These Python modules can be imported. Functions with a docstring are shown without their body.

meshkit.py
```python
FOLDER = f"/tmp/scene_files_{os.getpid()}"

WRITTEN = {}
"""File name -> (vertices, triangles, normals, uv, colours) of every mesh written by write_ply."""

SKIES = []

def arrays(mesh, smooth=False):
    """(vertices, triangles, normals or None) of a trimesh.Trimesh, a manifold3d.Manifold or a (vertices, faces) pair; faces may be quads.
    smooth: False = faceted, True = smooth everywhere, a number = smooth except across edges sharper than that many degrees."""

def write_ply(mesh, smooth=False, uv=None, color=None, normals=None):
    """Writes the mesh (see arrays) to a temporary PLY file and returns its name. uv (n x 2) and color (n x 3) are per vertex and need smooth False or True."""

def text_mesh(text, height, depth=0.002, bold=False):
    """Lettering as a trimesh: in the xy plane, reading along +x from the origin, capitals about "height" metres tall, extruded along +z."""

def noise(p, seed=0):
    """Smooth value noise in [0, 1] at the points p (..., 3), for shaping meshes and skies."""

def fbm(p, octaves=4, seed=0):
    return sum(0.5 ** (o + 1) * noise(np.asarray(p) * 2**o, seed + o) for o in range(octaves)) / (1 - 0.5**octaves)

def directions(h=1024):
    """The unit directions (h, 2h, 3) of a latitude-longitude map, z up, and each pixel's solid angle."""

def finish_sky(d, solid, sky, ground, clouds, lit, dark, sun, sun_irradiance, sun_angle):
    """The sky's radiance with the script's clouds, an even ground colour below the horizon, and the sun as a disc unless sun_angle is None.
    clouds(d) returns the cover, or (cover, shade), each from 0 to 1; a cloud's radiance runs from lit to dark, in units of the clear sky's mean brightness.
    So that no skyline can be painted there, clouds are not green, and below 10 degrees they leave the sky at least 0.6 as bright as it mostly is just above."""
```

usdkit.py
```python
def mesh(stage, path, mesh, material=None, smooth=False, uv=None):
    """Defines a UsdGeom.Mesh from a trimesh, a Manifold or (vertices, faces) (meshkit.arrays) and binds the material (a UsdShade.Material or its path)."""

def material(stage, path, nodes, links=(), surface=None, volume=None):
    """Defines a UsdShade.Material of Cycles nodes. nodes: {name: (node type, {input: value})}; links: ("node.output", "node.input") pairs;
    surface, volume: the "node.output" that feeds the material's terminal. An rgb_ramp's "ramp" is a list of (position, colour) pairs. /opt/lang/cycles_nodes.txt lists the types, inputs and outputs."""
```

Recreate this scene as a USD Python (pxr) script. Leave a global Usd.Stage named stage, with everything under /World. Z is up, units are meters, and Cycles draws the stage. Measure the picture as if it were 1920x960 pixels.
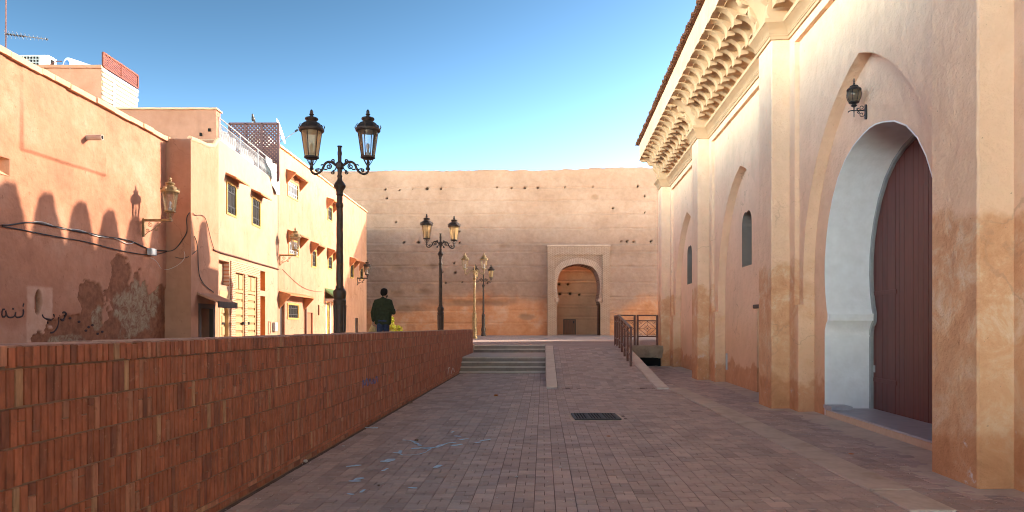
import math, random
import numpy as np, trimesh, manifold3d, shapely
from shapely.geometry import Polygon, box as sbox, LineString
from shapely.ops import unary_union
from shapely import affinity
from pxr import Gf, Sdf, Usd, UsdGeom, UsdLux, UsdShade, Vt
import usdkit, meshkit

PI = math.pi
rng = np.random.default_rng(7)
R = random.Random(5)
stage = Usd.Stage.CreateInMemory()
UsdGeom.SetStageUpAxis(stage, 'Z')
world = UsdGeom.Xform.Define(stage, '/World')
stage.SetDefaultPrim(world.GetPrim())

# ------------------------------------------------------------------ camera, sky, sun
FPX, HX, HY, EYE = 1350.0, 960.0, 610.0, 1.6           # focal length and principal point in a 1920 x 960 frame
cam = UsdGeom.Camera.Define(stage, '/World/camera')
cam.AddTranslateOp().Set(Gf.Vec3d(0, 0, EYE))
cam.AddRotateXOp().Set(90.0)
cam.CreateHorizontalApertureAttr(36.0)
cam.CreateVerticalApertureAttr(18.0)
cam.CreateFocalLengthAttr(36.0 * FPX / 1920)
cam.CreateVerticalApertureOffsetAttr(36.0 / 1920 * (HY - 480))
cam.CreateClippingRangeAttr(Gf.Vec2f(0.05, 2000))
cam.CreateExposureAttr(2.48)

SUN = np.array([1.0, 0.48, 0.40]); SUN /= np.linalg.norm(SUN)
SKY_STRENGTH, SUN_INTENSITY = 0.15, 0.50
SKY_TINT, SKY_CONTRAST = (0.32, 0.268, 0.21), 1.2
usdkit.material(stage, '/World/Looks/sky', {
    'sky': ('sky_texture', {'sky_type': 'single_scattering', 'sun_disc': False, 'sun_elevation': math.asin(SUN[2]), 'sun_rotation': math.atan2(SUN[0], SUN[1]), 'altitude': 450.0, 'air_density': 0.6, 'aerosol_density': 0.3, 'ozone_density': 1.0}),
    'bw': ('rgb_to_bw', {}), 'pow': ('math', {'math_type': 'power', 'value2': SKY_CONTRAST}), 'deep': ('vector_math', {'math_type': 'scale'}),
    'sat': ('hsv', {'saturation': 1.25}), 'tint': ('mix_color', {'blend_type': 'multiply', 'fac': 1.0, 'b': SKY_TINT}),
    'bg': ('background_shader', {'strength': SKY_STRENGTH})}, [('sky.color', 'bw.color'), ('bw.val', 'pow.value1'), ('sky.color', 'deep.vector1'), ('pow.value', 'deep.scale'), ('deep.vector', 'sat.color'), ('sat.color', 'tint.a'), ('tint.result', 'bg.color')], surface='bg.background')
dome = UsdLux.DomeLight.Define(stage, '/World/sky')
UsdShade.MaterialBindingAPI.Apply(dome.GetPrim()).Bind(UsdShade.Material.Get(stage, '/World/Looks/sky'))
dome.GetPrim().SetCustomDataByKey('kind', 'structure')
sun = UsdLux.DistantLight.Define(stage, '/World/sun')
sun.CreateIntensityAttr(SUN_INTENSITY); sun.CreateAngleAttr(0.4); sun.CreateNormalizeAttr(True); sun.CreateColorAttr(Gf.Vec3f(1.0, 0.85, 0.69))
sun.AddTransformOp().Set(Gf.Matrix4d().SetRotate(Gf.Rotation(Gf.Vec3d(0, 0, 1), Gf.Vec3d(*map(float, SUN)))))

# ------------------------------------------------------------------ helpers: prims
_used = {}
def path_for(name, parent):
    base = (parent.GetPath().pathString if parent else '/World') + '/' + name
    n = _used.get(base, 0); _used[base] = n + 1
    return base if n == 0 else f'{base}_{n:03d}'
def tag(p, label=None, cat=None, group=None, kind=None):
    p = p.GetPrim() if hasattr(p, 'GetPrim') else p
    for k, v in (('label', label), ('category', cat), ('group', group), ('kind', kind)):
        if v: p.SetCustomDataByKey(k, v)
    return p
def thing(name, label, cat, loc=(0, 0, 0), rotz=0.0, group=None):
    x = UsdGeom.Xform.Define(stage, path_for(name, None))
    x.AddTranslateOp().Set(Gf.Vec3d(*map(float, loc)))
    if rotz: x.AddRotateZOp().Set(math.degrees(rotz))
    p = tag(x, label, cat, group); OFFSET[p.GetPath()] = np.array(loc, float)
    return p
OFFSET = {}
def obj(name, mesh, m, parent=None, smooth=False, tone=None, label=None, cat=None, group=None, kind=None, rel=True):
    """One Mesh prim. With rel, vertices given in world metres are moved into the parent's space (parent unrotated)."""
    if isinstance(mesh, (list,)): mesh = cat_(mesh)
    if parent is not None and rel:
        o = np.zeros(3)
        for pre in parent.GetPath().GetPrefixes(): o = o + OFFSET.get(pre, 0)
        if np.any(o):
            v, f, _ = meshkit.arrays(mesh, False); mesh = (v - o, f)
    g = usdkit.mesh(stage, path_for(name, parent), mesh, M[m], smooth=smooth)
    if tone is not None:
        UsdGeom.PrimvarsAPI(g).CreatePrimvar('tone', Sdf.ValueTypeNames.Float3Array, 'vertex').Set(Vt.Vec3fArray.FromNumpy(np.asarray(tone, np.float32)))
    return tag(g, label, cat, group, kind)
def cat_(ms):
    vs, fs, n = [], [], 0
    for m in ms:
        if hasattr(m, 'to_mesh'):
            q = m.to_mesh(); v, f = q.vert_properties[:, :3], q.tri_verts
        elif isinstance(m, tuple): v, f, _ = meshkit.arrays(m, False)
        else: v, f = m.vertices, m.faces
        vs.append(np.asarray(v, float)); fs.append(np.asarray(f) + n); n += len(v)
    return trimesh.Trimesh(np.vstack(vs), np.vstack(fs), process=False)

# ------------------------------------------------------------------ helpers: shapes
class Frame:
    """A wall plane X = a + k*Y. Local coordinates (t, o, z): t equals world Y, o is metres out of the wall."""
    def __init__(s, a, k, side):
        s.a, s.k, s.side = a, k, side
        s.m = np.eye(4); s.m[:3, 0] = (k, 1, 0); s.m[:3, 1] = (side, -side * k, 0); s.m[:3, 3] = (a, 0, 0)
    def __call__(s, mesh):
        if isinstance(mesh, list): mesh = cat_(mesh)
        if hasattr(mesh, 'to_mesh') or isinstance(mesh, tuple): mesh = cat_([mesh])
        mesh = trimesh.Trimesh(mesh.vertices.copy(), mesh.faces.copy(), process=False); v = mesh.vertices @ s.m[:3, :3].T + s.m[:3, 3]
        return trimesh.Trimesh(v, mesh.faces[:, ::-1] if np.linalg.det(s.m[:3, :3]) < 0 else mesh.faces, process=False)
    def pt(s, t, o, z): return np.array([s.a + s.k * t + s.side * o, t - s.side * s.k * o, z])
    def T(s, px): return FPX * s.a / (px - HX - FPX * s.k)
    def Z(s, px, py): return EYE + (HY - py) * s.T(px) / FPX
def bx(x0, x1, y0, y1, z0, z1):
    return trimesh.creation.box(bounds=[[min(x0, x1), min(y0, y1), min(z0, z1)], [max(x0, x1), max(y0, y1), max(z0, z1)]])
def rbx(x0, x1, y0, y1, z0, z1, c=0.01):
    """A box with chamfered edges."""
    a = np.array([[min(x0, x1), min(y0, y1), min(z0, z1)], [max(x0, x1), max(y0, y1), max(z0, z1)]]); c = min(c, 0.45 * (a[1] - a[0]).min())
    pts = []
    for i in range(2):
        for j in range(2):
            for k in range(2):
                p = np.array([a[i][0], a[j][1], a[k][2]]); s = np.array([1 - 2 * i, 1 - 2 * j, 1 - 2 * k]) * c
                for ax in range(3):
                    q = p + s; q[ax] = p[ax]; pts.append(q)
    return cat_([manifold3d.Manifold.hull_points(np.array(pts))])
def ext(poly, o0, o1):
    """Extrudes a shapely polygon drawn in (t, z) along o."""
    out = []
    for g in getattr(poly, 'geoms', [poly]):
        if g.is_empty or g.area < 1e-6 or g.geom_type != 'Polygon': continue
        m = trimesh.creation.extrude_polygon(g, o1 - o0, engine='earcut')
        v = m.vertices; m = trimesh.Trimesh(np.c_[v[:, 0], v[:, 2] + o0, v[:, 1]], m.faces[:, ::-1], process=False); out.append(m)
    return cat_(out)
def extz(poly, z0, z1):
    out = []
    for g in getattr(poly, 'geoms', [poly]):
        m = trimesh.creation.extrude_polygon(g, z1 - z0, engine='earcut'); m.vertices = m.vertices + [0, 0, z0]; out.append(m)
    return cat_(out)
def lathe(prof, n=20, c=(0, 0, 0)):
    prof = np.array(prof, float); a = np.arange(n) * 2 * PI / n; k = len(prof)
    v = np.stack([prof[:, None, 0] * np.cos(a), prof[:, None, 0] * np.sin(a), np.broadcast_to(prof[:, None, 1], (k, n))], -1).reshape(-1, 3)
    f = [[i * n + j, i * n + (j + 1) % n, (i + 1) * n + (j + 1) % n, (i + 1) * n + j] for i in range(k - 1) for j in range(n)]
    return trimesh.Trimesh(v + np.array(c), meshkit.arrays((v, f), False)[1], process=False)
def tube(path, r, n=7, closed_ends=True):
    p = np.array(path, float); k = len(p); r = np.broadcast_to(np.asarray(r, float), (k,))
    d = np.gradient(p, axis=0); d /= np.linalg.norm(d, axis=1, keepdims=True) + 1e-12
    u = np.cross(d[0], [0.3, 0.2, 1.0] if abs(d[0][2]) < 0.9 else [1, 0.1, 0]); u /= np.linalg.norm(u); us = []
    for i in range(k):
        u = u - d[i] * (u @ d[i]); u /= np.linalg.norm(u); us.append(u)
    us = np.array(us); w = np.cross(d, us); a = np.arange(n) * 2 * PI / n
    v = (p[:, None] + r[:, None, None] * (np.cos(a)[None, :, None] * us[:, None] + np.sin(a)[None, :, None] * w[:, None])).reshape(-1, 3)
    f = [[i * n + j, i * n + (j + 1) % n, (i + 1) * n + (j + 1) % n, (i + 1) * n + j] for i in range(k - 1) for j in range(n)]
    f = meshkit.arrays((v, f), False)[1]
    caps = [[0, j + 1, j] for j in range(1, n - 1)] + [[(k - 1) * n, (k - 1) * n + j, (k - 1) * n + j + 1] for j in range(1, n - 1)]
    return trimesh.Trimesh(v, np.vstack([f, caps]), process=False)
def smooth_path(pts, n=40):
    from scipy.interpolate import CubicSpline
    pts = np.array(pts, float); s = np.r_[0, np.cumsum(np.linalg.norm(np.diff(pts, axis=0), axis=1))]
    return CubicSpline(s, pts)(np.linspace(0, s[-1], n))
def bar(a, b, w, h=None):
    a, b = np.array(a, float), np.array(b, float); d = b - a; L = np.linalg.norm(d); d /= L
    u = np.cross(d, [0, 0, 1.0]); u = np.array([1.0, 0, 0]) if np.linalg.norm(u) < 1e-6 else u / np.linalg.norm(u); q = np.cross(u, d)
    m = trimesh.creation.box([w, h or w, L]); v = m.vertices
    return trimesh.Trimesh((a + b) / 2 + v[:, :1] * u + v[:, 1:2] * q + v[:, 2:] * d, m.faces, process=False) if np.dot(np.cross(u, q), d) > 0 else trimesh.Trimesh((a + b) / 2 + v[:, :1] * u + v[:, 1:2] * q + v[:, 2:] * d, m.faces[:, ::-1], process=False)
def moved(m, loc=(0, 0, 0), rz=0.0):
    c, s = math.cos(rz), math.sin(rz)
    return trimesh.Trimesh(np.asarray(m.vertices) @ np.array([[c, s, 0], [-s, c, 0], [0, 0, 1]]) + np.array(loc), m.faces, process=False)
def fb(p, s, seed=0, oct=4): return meshkit.fbm(np.asarray(p) * s, oct, seed) - 0.5
def sstep(a, b, x): x = np.clip((x - a) / (b - a), 0, 1); return x * x * (3 - 2 * x)

# ------------------------------------------------------------------ materials
M = {}
class G:
    def __init__(s): s.nodes, s.links, s.k = {'geo': ('geometry', {})}, [], 0
    def n(s, kind, **inp):
        name = f'{kind}_{s.k}'; s.k += 1; vals = {}
        for k, v in inp.items():
            if isinstance(v, str) and v.startswith('@'): s.links.append((v[1:], f'{name}.{k}'))
            else: vals[k] = v
        s.nodes[name] = (kind, vals); return '@' + name
    def noise(s, scale, detail=4, rough=0.55, vec='@geo.position', dist=0.0): return s.n('noise_texture', vector=vec, scale=scale, detail=float(detail), roughness=rough, distortion=dist) + '.fac'
    def ramp(s, fac, stops): return s.n('rgb_ramp', fac=fac, ramp=stops) + '.color'
    def mr(s, v, a, b, c=0.0, d=1.0): return s.n('map_range', range_type='smoothstep', value=v, from_min=a, from_max=b, to_min=c, to_max=d, clamp=True) + '.result'
    def math(s, op, a, b=0.0, c=0.0): return s.n('math', math_type=op, value1=a, value2=b, value3=c) + '.value'
    def mix(s, fac, a, b, blend='mix'): return s.n('mix_color', blend_type=blend, fac=fac, a=a, b=b) + '.result'
    def bump(s, h, strength, dist): return s.n('bump', height=h, strength=strength, distance=dist) + '.normal'
    def done(s, name, color, rough=0.9, normal=None, **kw):
        inp = dict(base_color=color, roughness=rough, **kw)
        if isinstance(rough, float) and rough >= 0.85 and 'specular_ior_level' not in kw: inp['specular_ior_level'] = 0.15      # dry lime plaster, earth and stone
        if normal: inp['normal'] = normal
        p = s.n('principled_bsdf', **inp)
        M[name] = usdkit.material(stage, '/World/Looks/' + name, s.nodes, s.links, surface=p[1:] + '.BSDF'); return M[name]
def xyz(g): return g.n('separate_xyz', vector='@geo.position')
def plane_xy(g, a, b): p = xyz(g); return g.n('combine_xyz', x=p + '.' + a, y=p + '.' + b, z=0.0) + '.vector'
def col(c, f): return tuple(min(1.0, x * f) for x in c)

def cracks(g, base, c, amt=0.5, scale=0.55):
    v = g.n('vector_math', math_type='add', vector1='@geo.position', vector2=g.n('vector_math', math_type='scale', vector1=g.n('noise_texture', vector='@geo.position', scale=1.7, detail=6.0) + '.color', scale=1.1) + '.vector') + '.vector'
    d = g.n('voronoi_texture', feature='distance_to_edge', vector=v, scale=scale) + '.distance'; m = g.math('multiply', g.mr(d, 0.010, 0.002), g.mr(g.noise(0.5, 3), 0.46, 0.60)); return g.mix(g.math('multiply', m, amt), base, c)
def plaster(name, c, vary=0.16, warm=(1.0, 0.93, 0.86), scale=0.9, bump=0.35, streak=0.0, spots=0.0, rough=0.92):
    g = G(); a = g.noise(scale, 6, 0.6); b = g.noise(scale * 6, 5, 0.6)
    base = g.ramp(a, [(0.28, tuple(x * (1 - vary) * w for x, w in zip(c, warm))), (0.5, c), (0.75, col(c, 1 + vary * 0.6))])
    base = g.mix(0.5, base, g.ramp(b, [(0.3, (0.80, 0.77, 0.74)), (0.7, (1.0, 1.0, 1.0))]), 'multiply')
    if streak:
        st = g.noise(2.4, 4, 0.6, vec=g.n('mapping', vector='@geo.position', scale=(1.0, 1.0, 0.09)) + '.vector')
        base = g.mix(g.mr(st, 0.52, 0.75, 0, streak), base, col(c, 0.62))
    if spots:
        sp = g.noise(9.0, 3, 0.7); base = g.mix(g.mr(sp, 0.64, 0.72, 0, spots), base, col(c, 0.45))
    if name.startswith('house') or name.startswith('roof'): base = cracks(g, base, col(c, 0.35), 0.6)
    h = g.math('add', g.math('multiply', g.noise(3.0, 3), 1.6), g.math('multiply', g.noise(28.0, 6, 0.65), 0.45))
    g.done(name, base, rough, g.bump(h, bump, 0.03)); return g

# mosque plaster: pale apricot, orange damp stains rising round the piers, ochre foot
g = G(); p = xyz(g); x, y, z = p + '.x', p + '.y', p + '.z'
C = (0.80, 0.515, 0.345)
base = g.ramp(g.noise(0.55, 6, 0.62), [(0.25, col(C, 0.88)), (0.5, C), (0.78, col(C, 1.08))])
base = g.mix(0.4, base, g.ramp(g.noise(5.0, 5, 0.6), [(0.3, (0.84, 0.80, 0.76)), (0.7, (1, 1, 1))]), 'multiply')
st = g.noise(1.6, 4, 0.6, vec=g.n('mapping', vector='@geo.position', scale=(1.0, 1.0, 0.07)) + '.vector')
base = g.mix(g.mr(st, 0.55, 0.8, 0, 0.35), base, col(C, 0.72))
edge = g.math('multiply', g.math('subtract', g.noise(1.3, 5, 0.6), 0.5), 1.1)
near = g.math('absolute', g.math('subtract', g.math('floored_modulo', g.math('subtract', y, 3.87), 7.14), 3.57))      # metres to the nearest pier
zz = g.math('add', z, edge)
m1 = g.math('multiply', g.mr(zz, 2.84, 2.66), g.mr(g.math('add', near, edge), 1.45, 0.95))
blot = g.noise(2.4, 10, 0.76, dist=0.5)
damp = g.ramp(blot, [(0.34, (0.52, 0.222, 0.095)), (0.5, (0.64, 0.33, 0.175)), (0.56, (0.66, 0.41, 0.25)), (0.66, (0.74, 0.53, 0.38))])
base = g.mix(g.math('multiply', m1, 0.85), base, damp)
mb = g.mr(zz, 1.9, 1.1); base = g.mix(g.math('multiply', mb, 0.42), base, (0.66, 0.36, 0.19))
m2 = g.mr(zz, 0.66, 0.52); base = g.mix(g.math('multiply', m2, 0.8), base, g.ramp(blot, [(0.3, (0.42, 0.165, 0.068)), (0.55, (0.58, 0.262, 0.12)), (0.7, (0.60, 0.36, 0.22))]))
eff = g.noise(3.1, 7, 0.72, dist=0.4); base = g.mix(g.math('multiply', g.mr(eff, 0.60, 0.70), g.mr(zz, 0.95, 0.35)), base, (0.66, 0.55, 0.50))
base = cracks(g, base, (0.36, 0.21, 0.14), 0.35, 0.4)
base = g.mix(g.mr(g.noise(23.0, 2, 0.5), 0.735, 0.76, 0, 0.55), base, (0.27, 0.16, 0.11))
h = g.math('add', g.math('multiply', g.noise(2.6, 4), 2.6), g.math('multiply', g.noise(24.0, 7, 0.7), 0.5))
g.done('mosque_plaster', base, 0.92, g.bump(h, 0.65, 0.045))
g = G(); C = (0.47, 0.295, 0.178)
base = g.ramp(g.noise(1.6, 5), [(0.3, col(C, 0.88)), (0.6, C)])
g.done('cornice_plaster', base, 0.9, g.bump(g.noise(14.0, 5), 0.2, 0.02))

# rammed earth of the great wall
g = G(); p = xyz(g); z = p + '.z'
C = (0.355, 0.208, 0.145)
base = g.ramp(g.noise(0.35, 7, 0.62), [(0.25, (0.285, 0.155, 0.102)), (0.5, C), (0.75, (0.42, 0.26, 0.188))])
base = g.mix(0.55, base, g.ramp(g.noise(2.6, 7, 0.66), [(0.28, (0.70, 0.64, 0.60)), (0.62, (1, 1, 1))]), 'multiply')
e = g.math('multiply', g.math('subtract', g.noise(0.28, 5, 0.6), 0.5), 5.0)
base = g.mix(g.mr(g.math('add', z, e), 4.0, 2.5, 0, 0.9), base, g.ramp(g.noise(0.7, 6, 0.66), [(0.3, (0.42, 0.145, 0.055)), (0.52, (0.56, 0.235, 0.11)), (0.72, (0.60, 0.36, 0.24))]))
lay = g.noise(0.8, 4, 0.6, vec=g.n('mapping', vector='@geo.position', scale=(0.12, 0.12, 2.4)) + '.vector')
base = g.mix(g.mr(lay, 0.52, 0.72, 0, 0.2), base, (0.34, 0.19, 0.12))
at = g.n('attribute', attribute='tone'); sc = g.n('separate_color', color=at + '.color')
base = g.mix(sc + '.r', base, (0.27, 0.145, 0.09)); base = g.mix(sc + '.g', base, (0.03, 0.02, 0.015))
h = g.math('add', g.math('multiply', g.noise(1.2, 4), 2.0), g.math('multiply', g.noise(14.0, 7, 0.7), 0.8))
g.done('rammed_earth', base, 0.95, g.bump(h, 0.5, 0.05))
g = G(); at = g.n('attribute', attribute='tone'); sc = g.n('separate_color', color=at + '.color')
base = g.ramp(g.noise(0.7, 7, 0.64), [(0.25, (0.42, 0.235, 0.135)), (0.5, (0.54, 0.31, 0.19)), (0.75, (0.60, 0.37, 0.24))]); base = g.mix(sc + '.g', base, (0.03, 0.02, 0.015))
g.done('yard_earth', base, 0.95, g.bump(g.noise(8.0, 7, 0.7), 0.6, 0.06))
# old street wall on the left: tone.r bare earth, tone.g exposed rubble, tone.b fresh plaster patch
g = G(); C = (0.47, 0.208, 0.124)
base = g.ramp(g.noise(0.8, 7, 0.62), [(0.25, (0.34, 0.145, 0.088)), (0.5, C), (0.78, (0.51, 0.275, 0.185))])
base = g.mix(g.math('multiply', g.mr(g.math('add', xyz(g) + '.z', g.math('multiply', g.noise(0.9, 6, 0.66), 2.6)), 4.6, 3.2), 0.45), base, (0.36, 0.16, 0.10))
base = g.mix(0.5, base, g.ramp(g.noise(4.0, 6, 0.66), [(0.28, (0.70, 0.66, 0.62)), (0.6, (1, 1, 1))]), 'multiply')
base = g.mix(g.mr(g.noise(7.5, 3, 0.7), 0.64, 0.72, 0, 0.6), base, (0.24, 0.095, 0.052)); base = g.mix(g.mr(g.noise(1.5, 7, 0.72, dist=0.4), 0.56, 0.70, 0, 0.5), base, (0.30, 0.125, 0.072))
at = g.n('attribute', attribute='tone'); sc = g.n('separate_color', color=at + '.color')
base = g.mix(sc + '.b', base, g.ramp(g.noise(5.0, 5), [(0.3, (0.54, 0.30, 0.20)), (0.7, (0.62, 0.385, 0.28))]))
base = g.mix(sc + '.r', base, g.ramp(g.noise(6.0, 6, 0.7), [(0.3, (0.15, 0.058, 0.032)), (0.6, (0.28, 0.115, 0.062))]))
base = g.mix(sc + '.g', base, g.ramp(g.noise(4.6, 9, 0.78, dist=0.8), [(0.34, (0.15, 0.065, 0.04)), (0.44, (0.24, 0.115, 0.068)), (0.52, (0.30, 0.205, 0.128)), (0.62, (0.35, 0.26, 0.175)), (0.72, (0.22, 0.105, 0.062))]))
h = g.math('add', g.math('multiply', g.noise(3.0, 3), 1.8), g.math('multiply', g.noise(22.0, 7, 0.68), 0.7))
g.done('street_wall_plaster', base, 0.95, g.bump(h, 0.5, 0.035))
plaster('house_cream', (0.46, 0.295, 0.198), 0.12, scale=0.7, bump=0.25, streak=0.2)
plaster('house_rose', (0.47, 0.245, 0.155), 0.16, scale=0.8, bump=0.3, streak=0.45, spots=0.15)
plaster('house_corner', (0.45, 0.225, 0.14), 0.12, scale=0.8, bump=0.45, streak=0.2, spots=0.3)
plaster('roof_plaster', (0.40, 0.19, 0.125), 0.16, scale=0.8, bump=0.5, streak=0.4, spots=0.3)
plaster('hood_terracotta', (0.50, 0.205, 0.095), 0.1, bump=0.25)
plaster('coping_plaster', (0.62, 0.36, 0.22), 0.14, scale=2.0, bump=0.5, spots=0.2)
plaster('band_plaster', (0.58, 0.39, 0.275), 0.1, bump=0.3, streak=0.4)
plaster('white_paint_wall', (0.82, 0.77, 0.755), 0.03, warm=(1, 1, 1), bump=0.3)
plaster('pale_stone', (0.72, 0.61, 0.53), 0.12, scale=3, bump=0.3, spots=0.2)
plaster('step_stone', (0.29, 0.235, 0.20), 0.22, scale=2.5, bump=0.4, spots=0.4, streak=0.5)
plaster('tread_stone', (0.60, 0.51, 0.45), 0.16, scale=2.5, bump=0.3, spots=0.2)
plaster('rubble_stone', (0.30, 0.215, 0.155), 0.4, scale=2.2, bump=0.9, spots=0.6)
plaster('concrete', (0.62, 0.51, 0.42), 0.22, scale=2.2, bump=0.45, spots=0.35)
plaster('marble', (0.42, 0.38, 0.40), 0.22, warm=(1, 1, 1), scale=5, bump=0.05, rough=0.4)
plaster('threshold_stone', (0.62, 0.44, 0.31), 0.1, scale=3, bump=0.2)
plaster('mortar', (0.30, 0.20, 0.15), 0.2, scale=6, bump=0.4)
plaster('square_ground', (0.36, 0.26, 0.21), 0.15, scale=0.6, bump=0.3)
plaster('joint_sand', (0.15, 0.10, 0.085), 0.3, scale=5, bump=0.4)
plaster('window_reveal', (0.25, 0.19, 0.155), 0.15, bump=0.3)
plaster('roof_concrete', (0.36, 0.25, 0.19), 0.2)
plaster('white_cloth', (0.60, 0.58, 0.56), 0.03, warm=(1, 1, 1), bump=0.1)
plaster('white_brick', (0.33, 0.30, 0.26), 0.08, warm=(1, 1, 1), scale=4, bump=0.3)

g = G(); at = g.n('attribute', attribute='tone'); t = at + '.color'                     # wall bricks: tone is each brick's colour
b = g.noise(26.0, 4, 0.6, vec=g.n('mapping', vector='@geo.position', scale=(1.0, 1.0, 0.25)) + '.vector')
base = g.mix(0.8, t, g.ramp(b, [(0.3, (0.55, 0.52, 0.50)), (0.65, (1.05, 1.05, 1.05))]), 'multiply')
base = g.mix(g.mr(g.noise(13.0, 5, 0.7), 0.56, 0.66, 0, 0.45), base, (0.20, 0.075, 0.05)); base = g.mix(g.mr(g.noise(9.0, 6, 0.72, dist=0.5), 0.60, 0.70, 0, 0.5), base, (0.52, 0.29, 0.19))
base = g.mix(g.mr(g.noise(1.7, 6, 0.66), 0.60, 0.75, 0, 0.3), base, (0.42, 0.27, 0.20))
base = g.mix(g.mr(g.noise(11.0, 3, 0.6), 0.70, 0.76, 0, 0.35), base, (0.50, 0.36, 0.27))
g.done('brick', base, g.mr(g.noise(8.0), 0.3, 0.7, 0.5, 0.75), g.bump(g.noise(60.0, 5, 0.65), 0.35, 0.006))
g = G(); at = g.n('attribute', attribute='tone')                                        # paving slabs
base = g.mix(0.6, at + '.color', g.ramp(g.noise(1.1, 7, 0.68), [(0.28, (0.76, 0.74, 0.74)), (0.6, (1.05, 1.05, 1.05))]), 'multiply')
base = g.mix(0.5, base, g.ramp(g.noise(38.0, 4, 0.7), [(0.3, (0.78, 0.76, 0.76)), (0.6, (1.05, 1.05, 1.05))]), 'multiply')
base = g.mix(g.mr(g.noise(17.0, 2, 0.5), 0.715, 0.74, 0, 0.5), base, (0.36, 0.30, 0.27))
base = g.mix(g.mr(g.noise(0.45, 5, 0.6), 0.55, 0.75, 0, 0.3), base, (0.27, 0.19, 0.165))
g.done('paver', base, g.mr(g.noise(2.5, 5), 0.3, 0.7, 0.55, 0.8), g.bump(g.noise(90.0, 5, 0.7), 0.3, 0.004))
g = G()                                                                                  # plaza paving too far off to build slab by slab
br = g.n('brick_texture', vector='@geo.position', color1=(0.50, 0.38, 0.33), color2=(0.44, 0.325, 0.28), mortar=(0.24, 0.17, 0.145), scale=1.0, mortar_size=0.006, brick_width=0.38, row_height=0.19)
g.done('plaza_paving', g.mix(0.5, br + '.color', g.ramp(g.noise(0.9, 6), [(0.3, (0.7, 0.7, 0.7)), (0.7, (1, 1, 1))]), 'multiply'), 0.8, g.bump(g.noise(30.0), 0.3, 0.01))
g = G(); br = g.n('brick_texture', vector=plane_xy(g, 'x', 'z'), color1=(0.50, 0.315, 0.23), color2=(0.43, 0.26, 0.185), mortar=(0.26, 0.15, 0.095), scale=1.0, mortar_size=0.018, mortar_smooth=0.3, brick_width=0.24, row_height=0.066)
base = g.mix(0.5, br + '.color', g.ramp(g.noise(1.5, 6, 0.66), [(0.3, (0.72, 0.68, 0.64)), (0.65, (1, 1, 1))]), 'multiply')
g.done('gate_brick', base, 0.92, g.bump(g.math('add', g.math('multiply', br + '.fac', -1.0), g.noise(18.0, 5)), 0.5, 0.02))
plaster('voussoir_brick', (0.50, 0.32, 0.235), 0.12, scale=3, bump=0.4)
g = G(); br = g.n('brick_texture', vector=plane_xy(g, 'y', 'z'), color1=(0.55, 0.23, 0.125), color2=(0.46, 0.18, 0.10), mortar=(0.58, 0.42, 0.32), scale=1.0, mortar_size=0.008, brick_width=0.22, row_height=0.06)
g.done('doorway_brick', br + '.color', 0.9, g.bump(br + '.fac', -0.3, 0.01))

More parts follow.
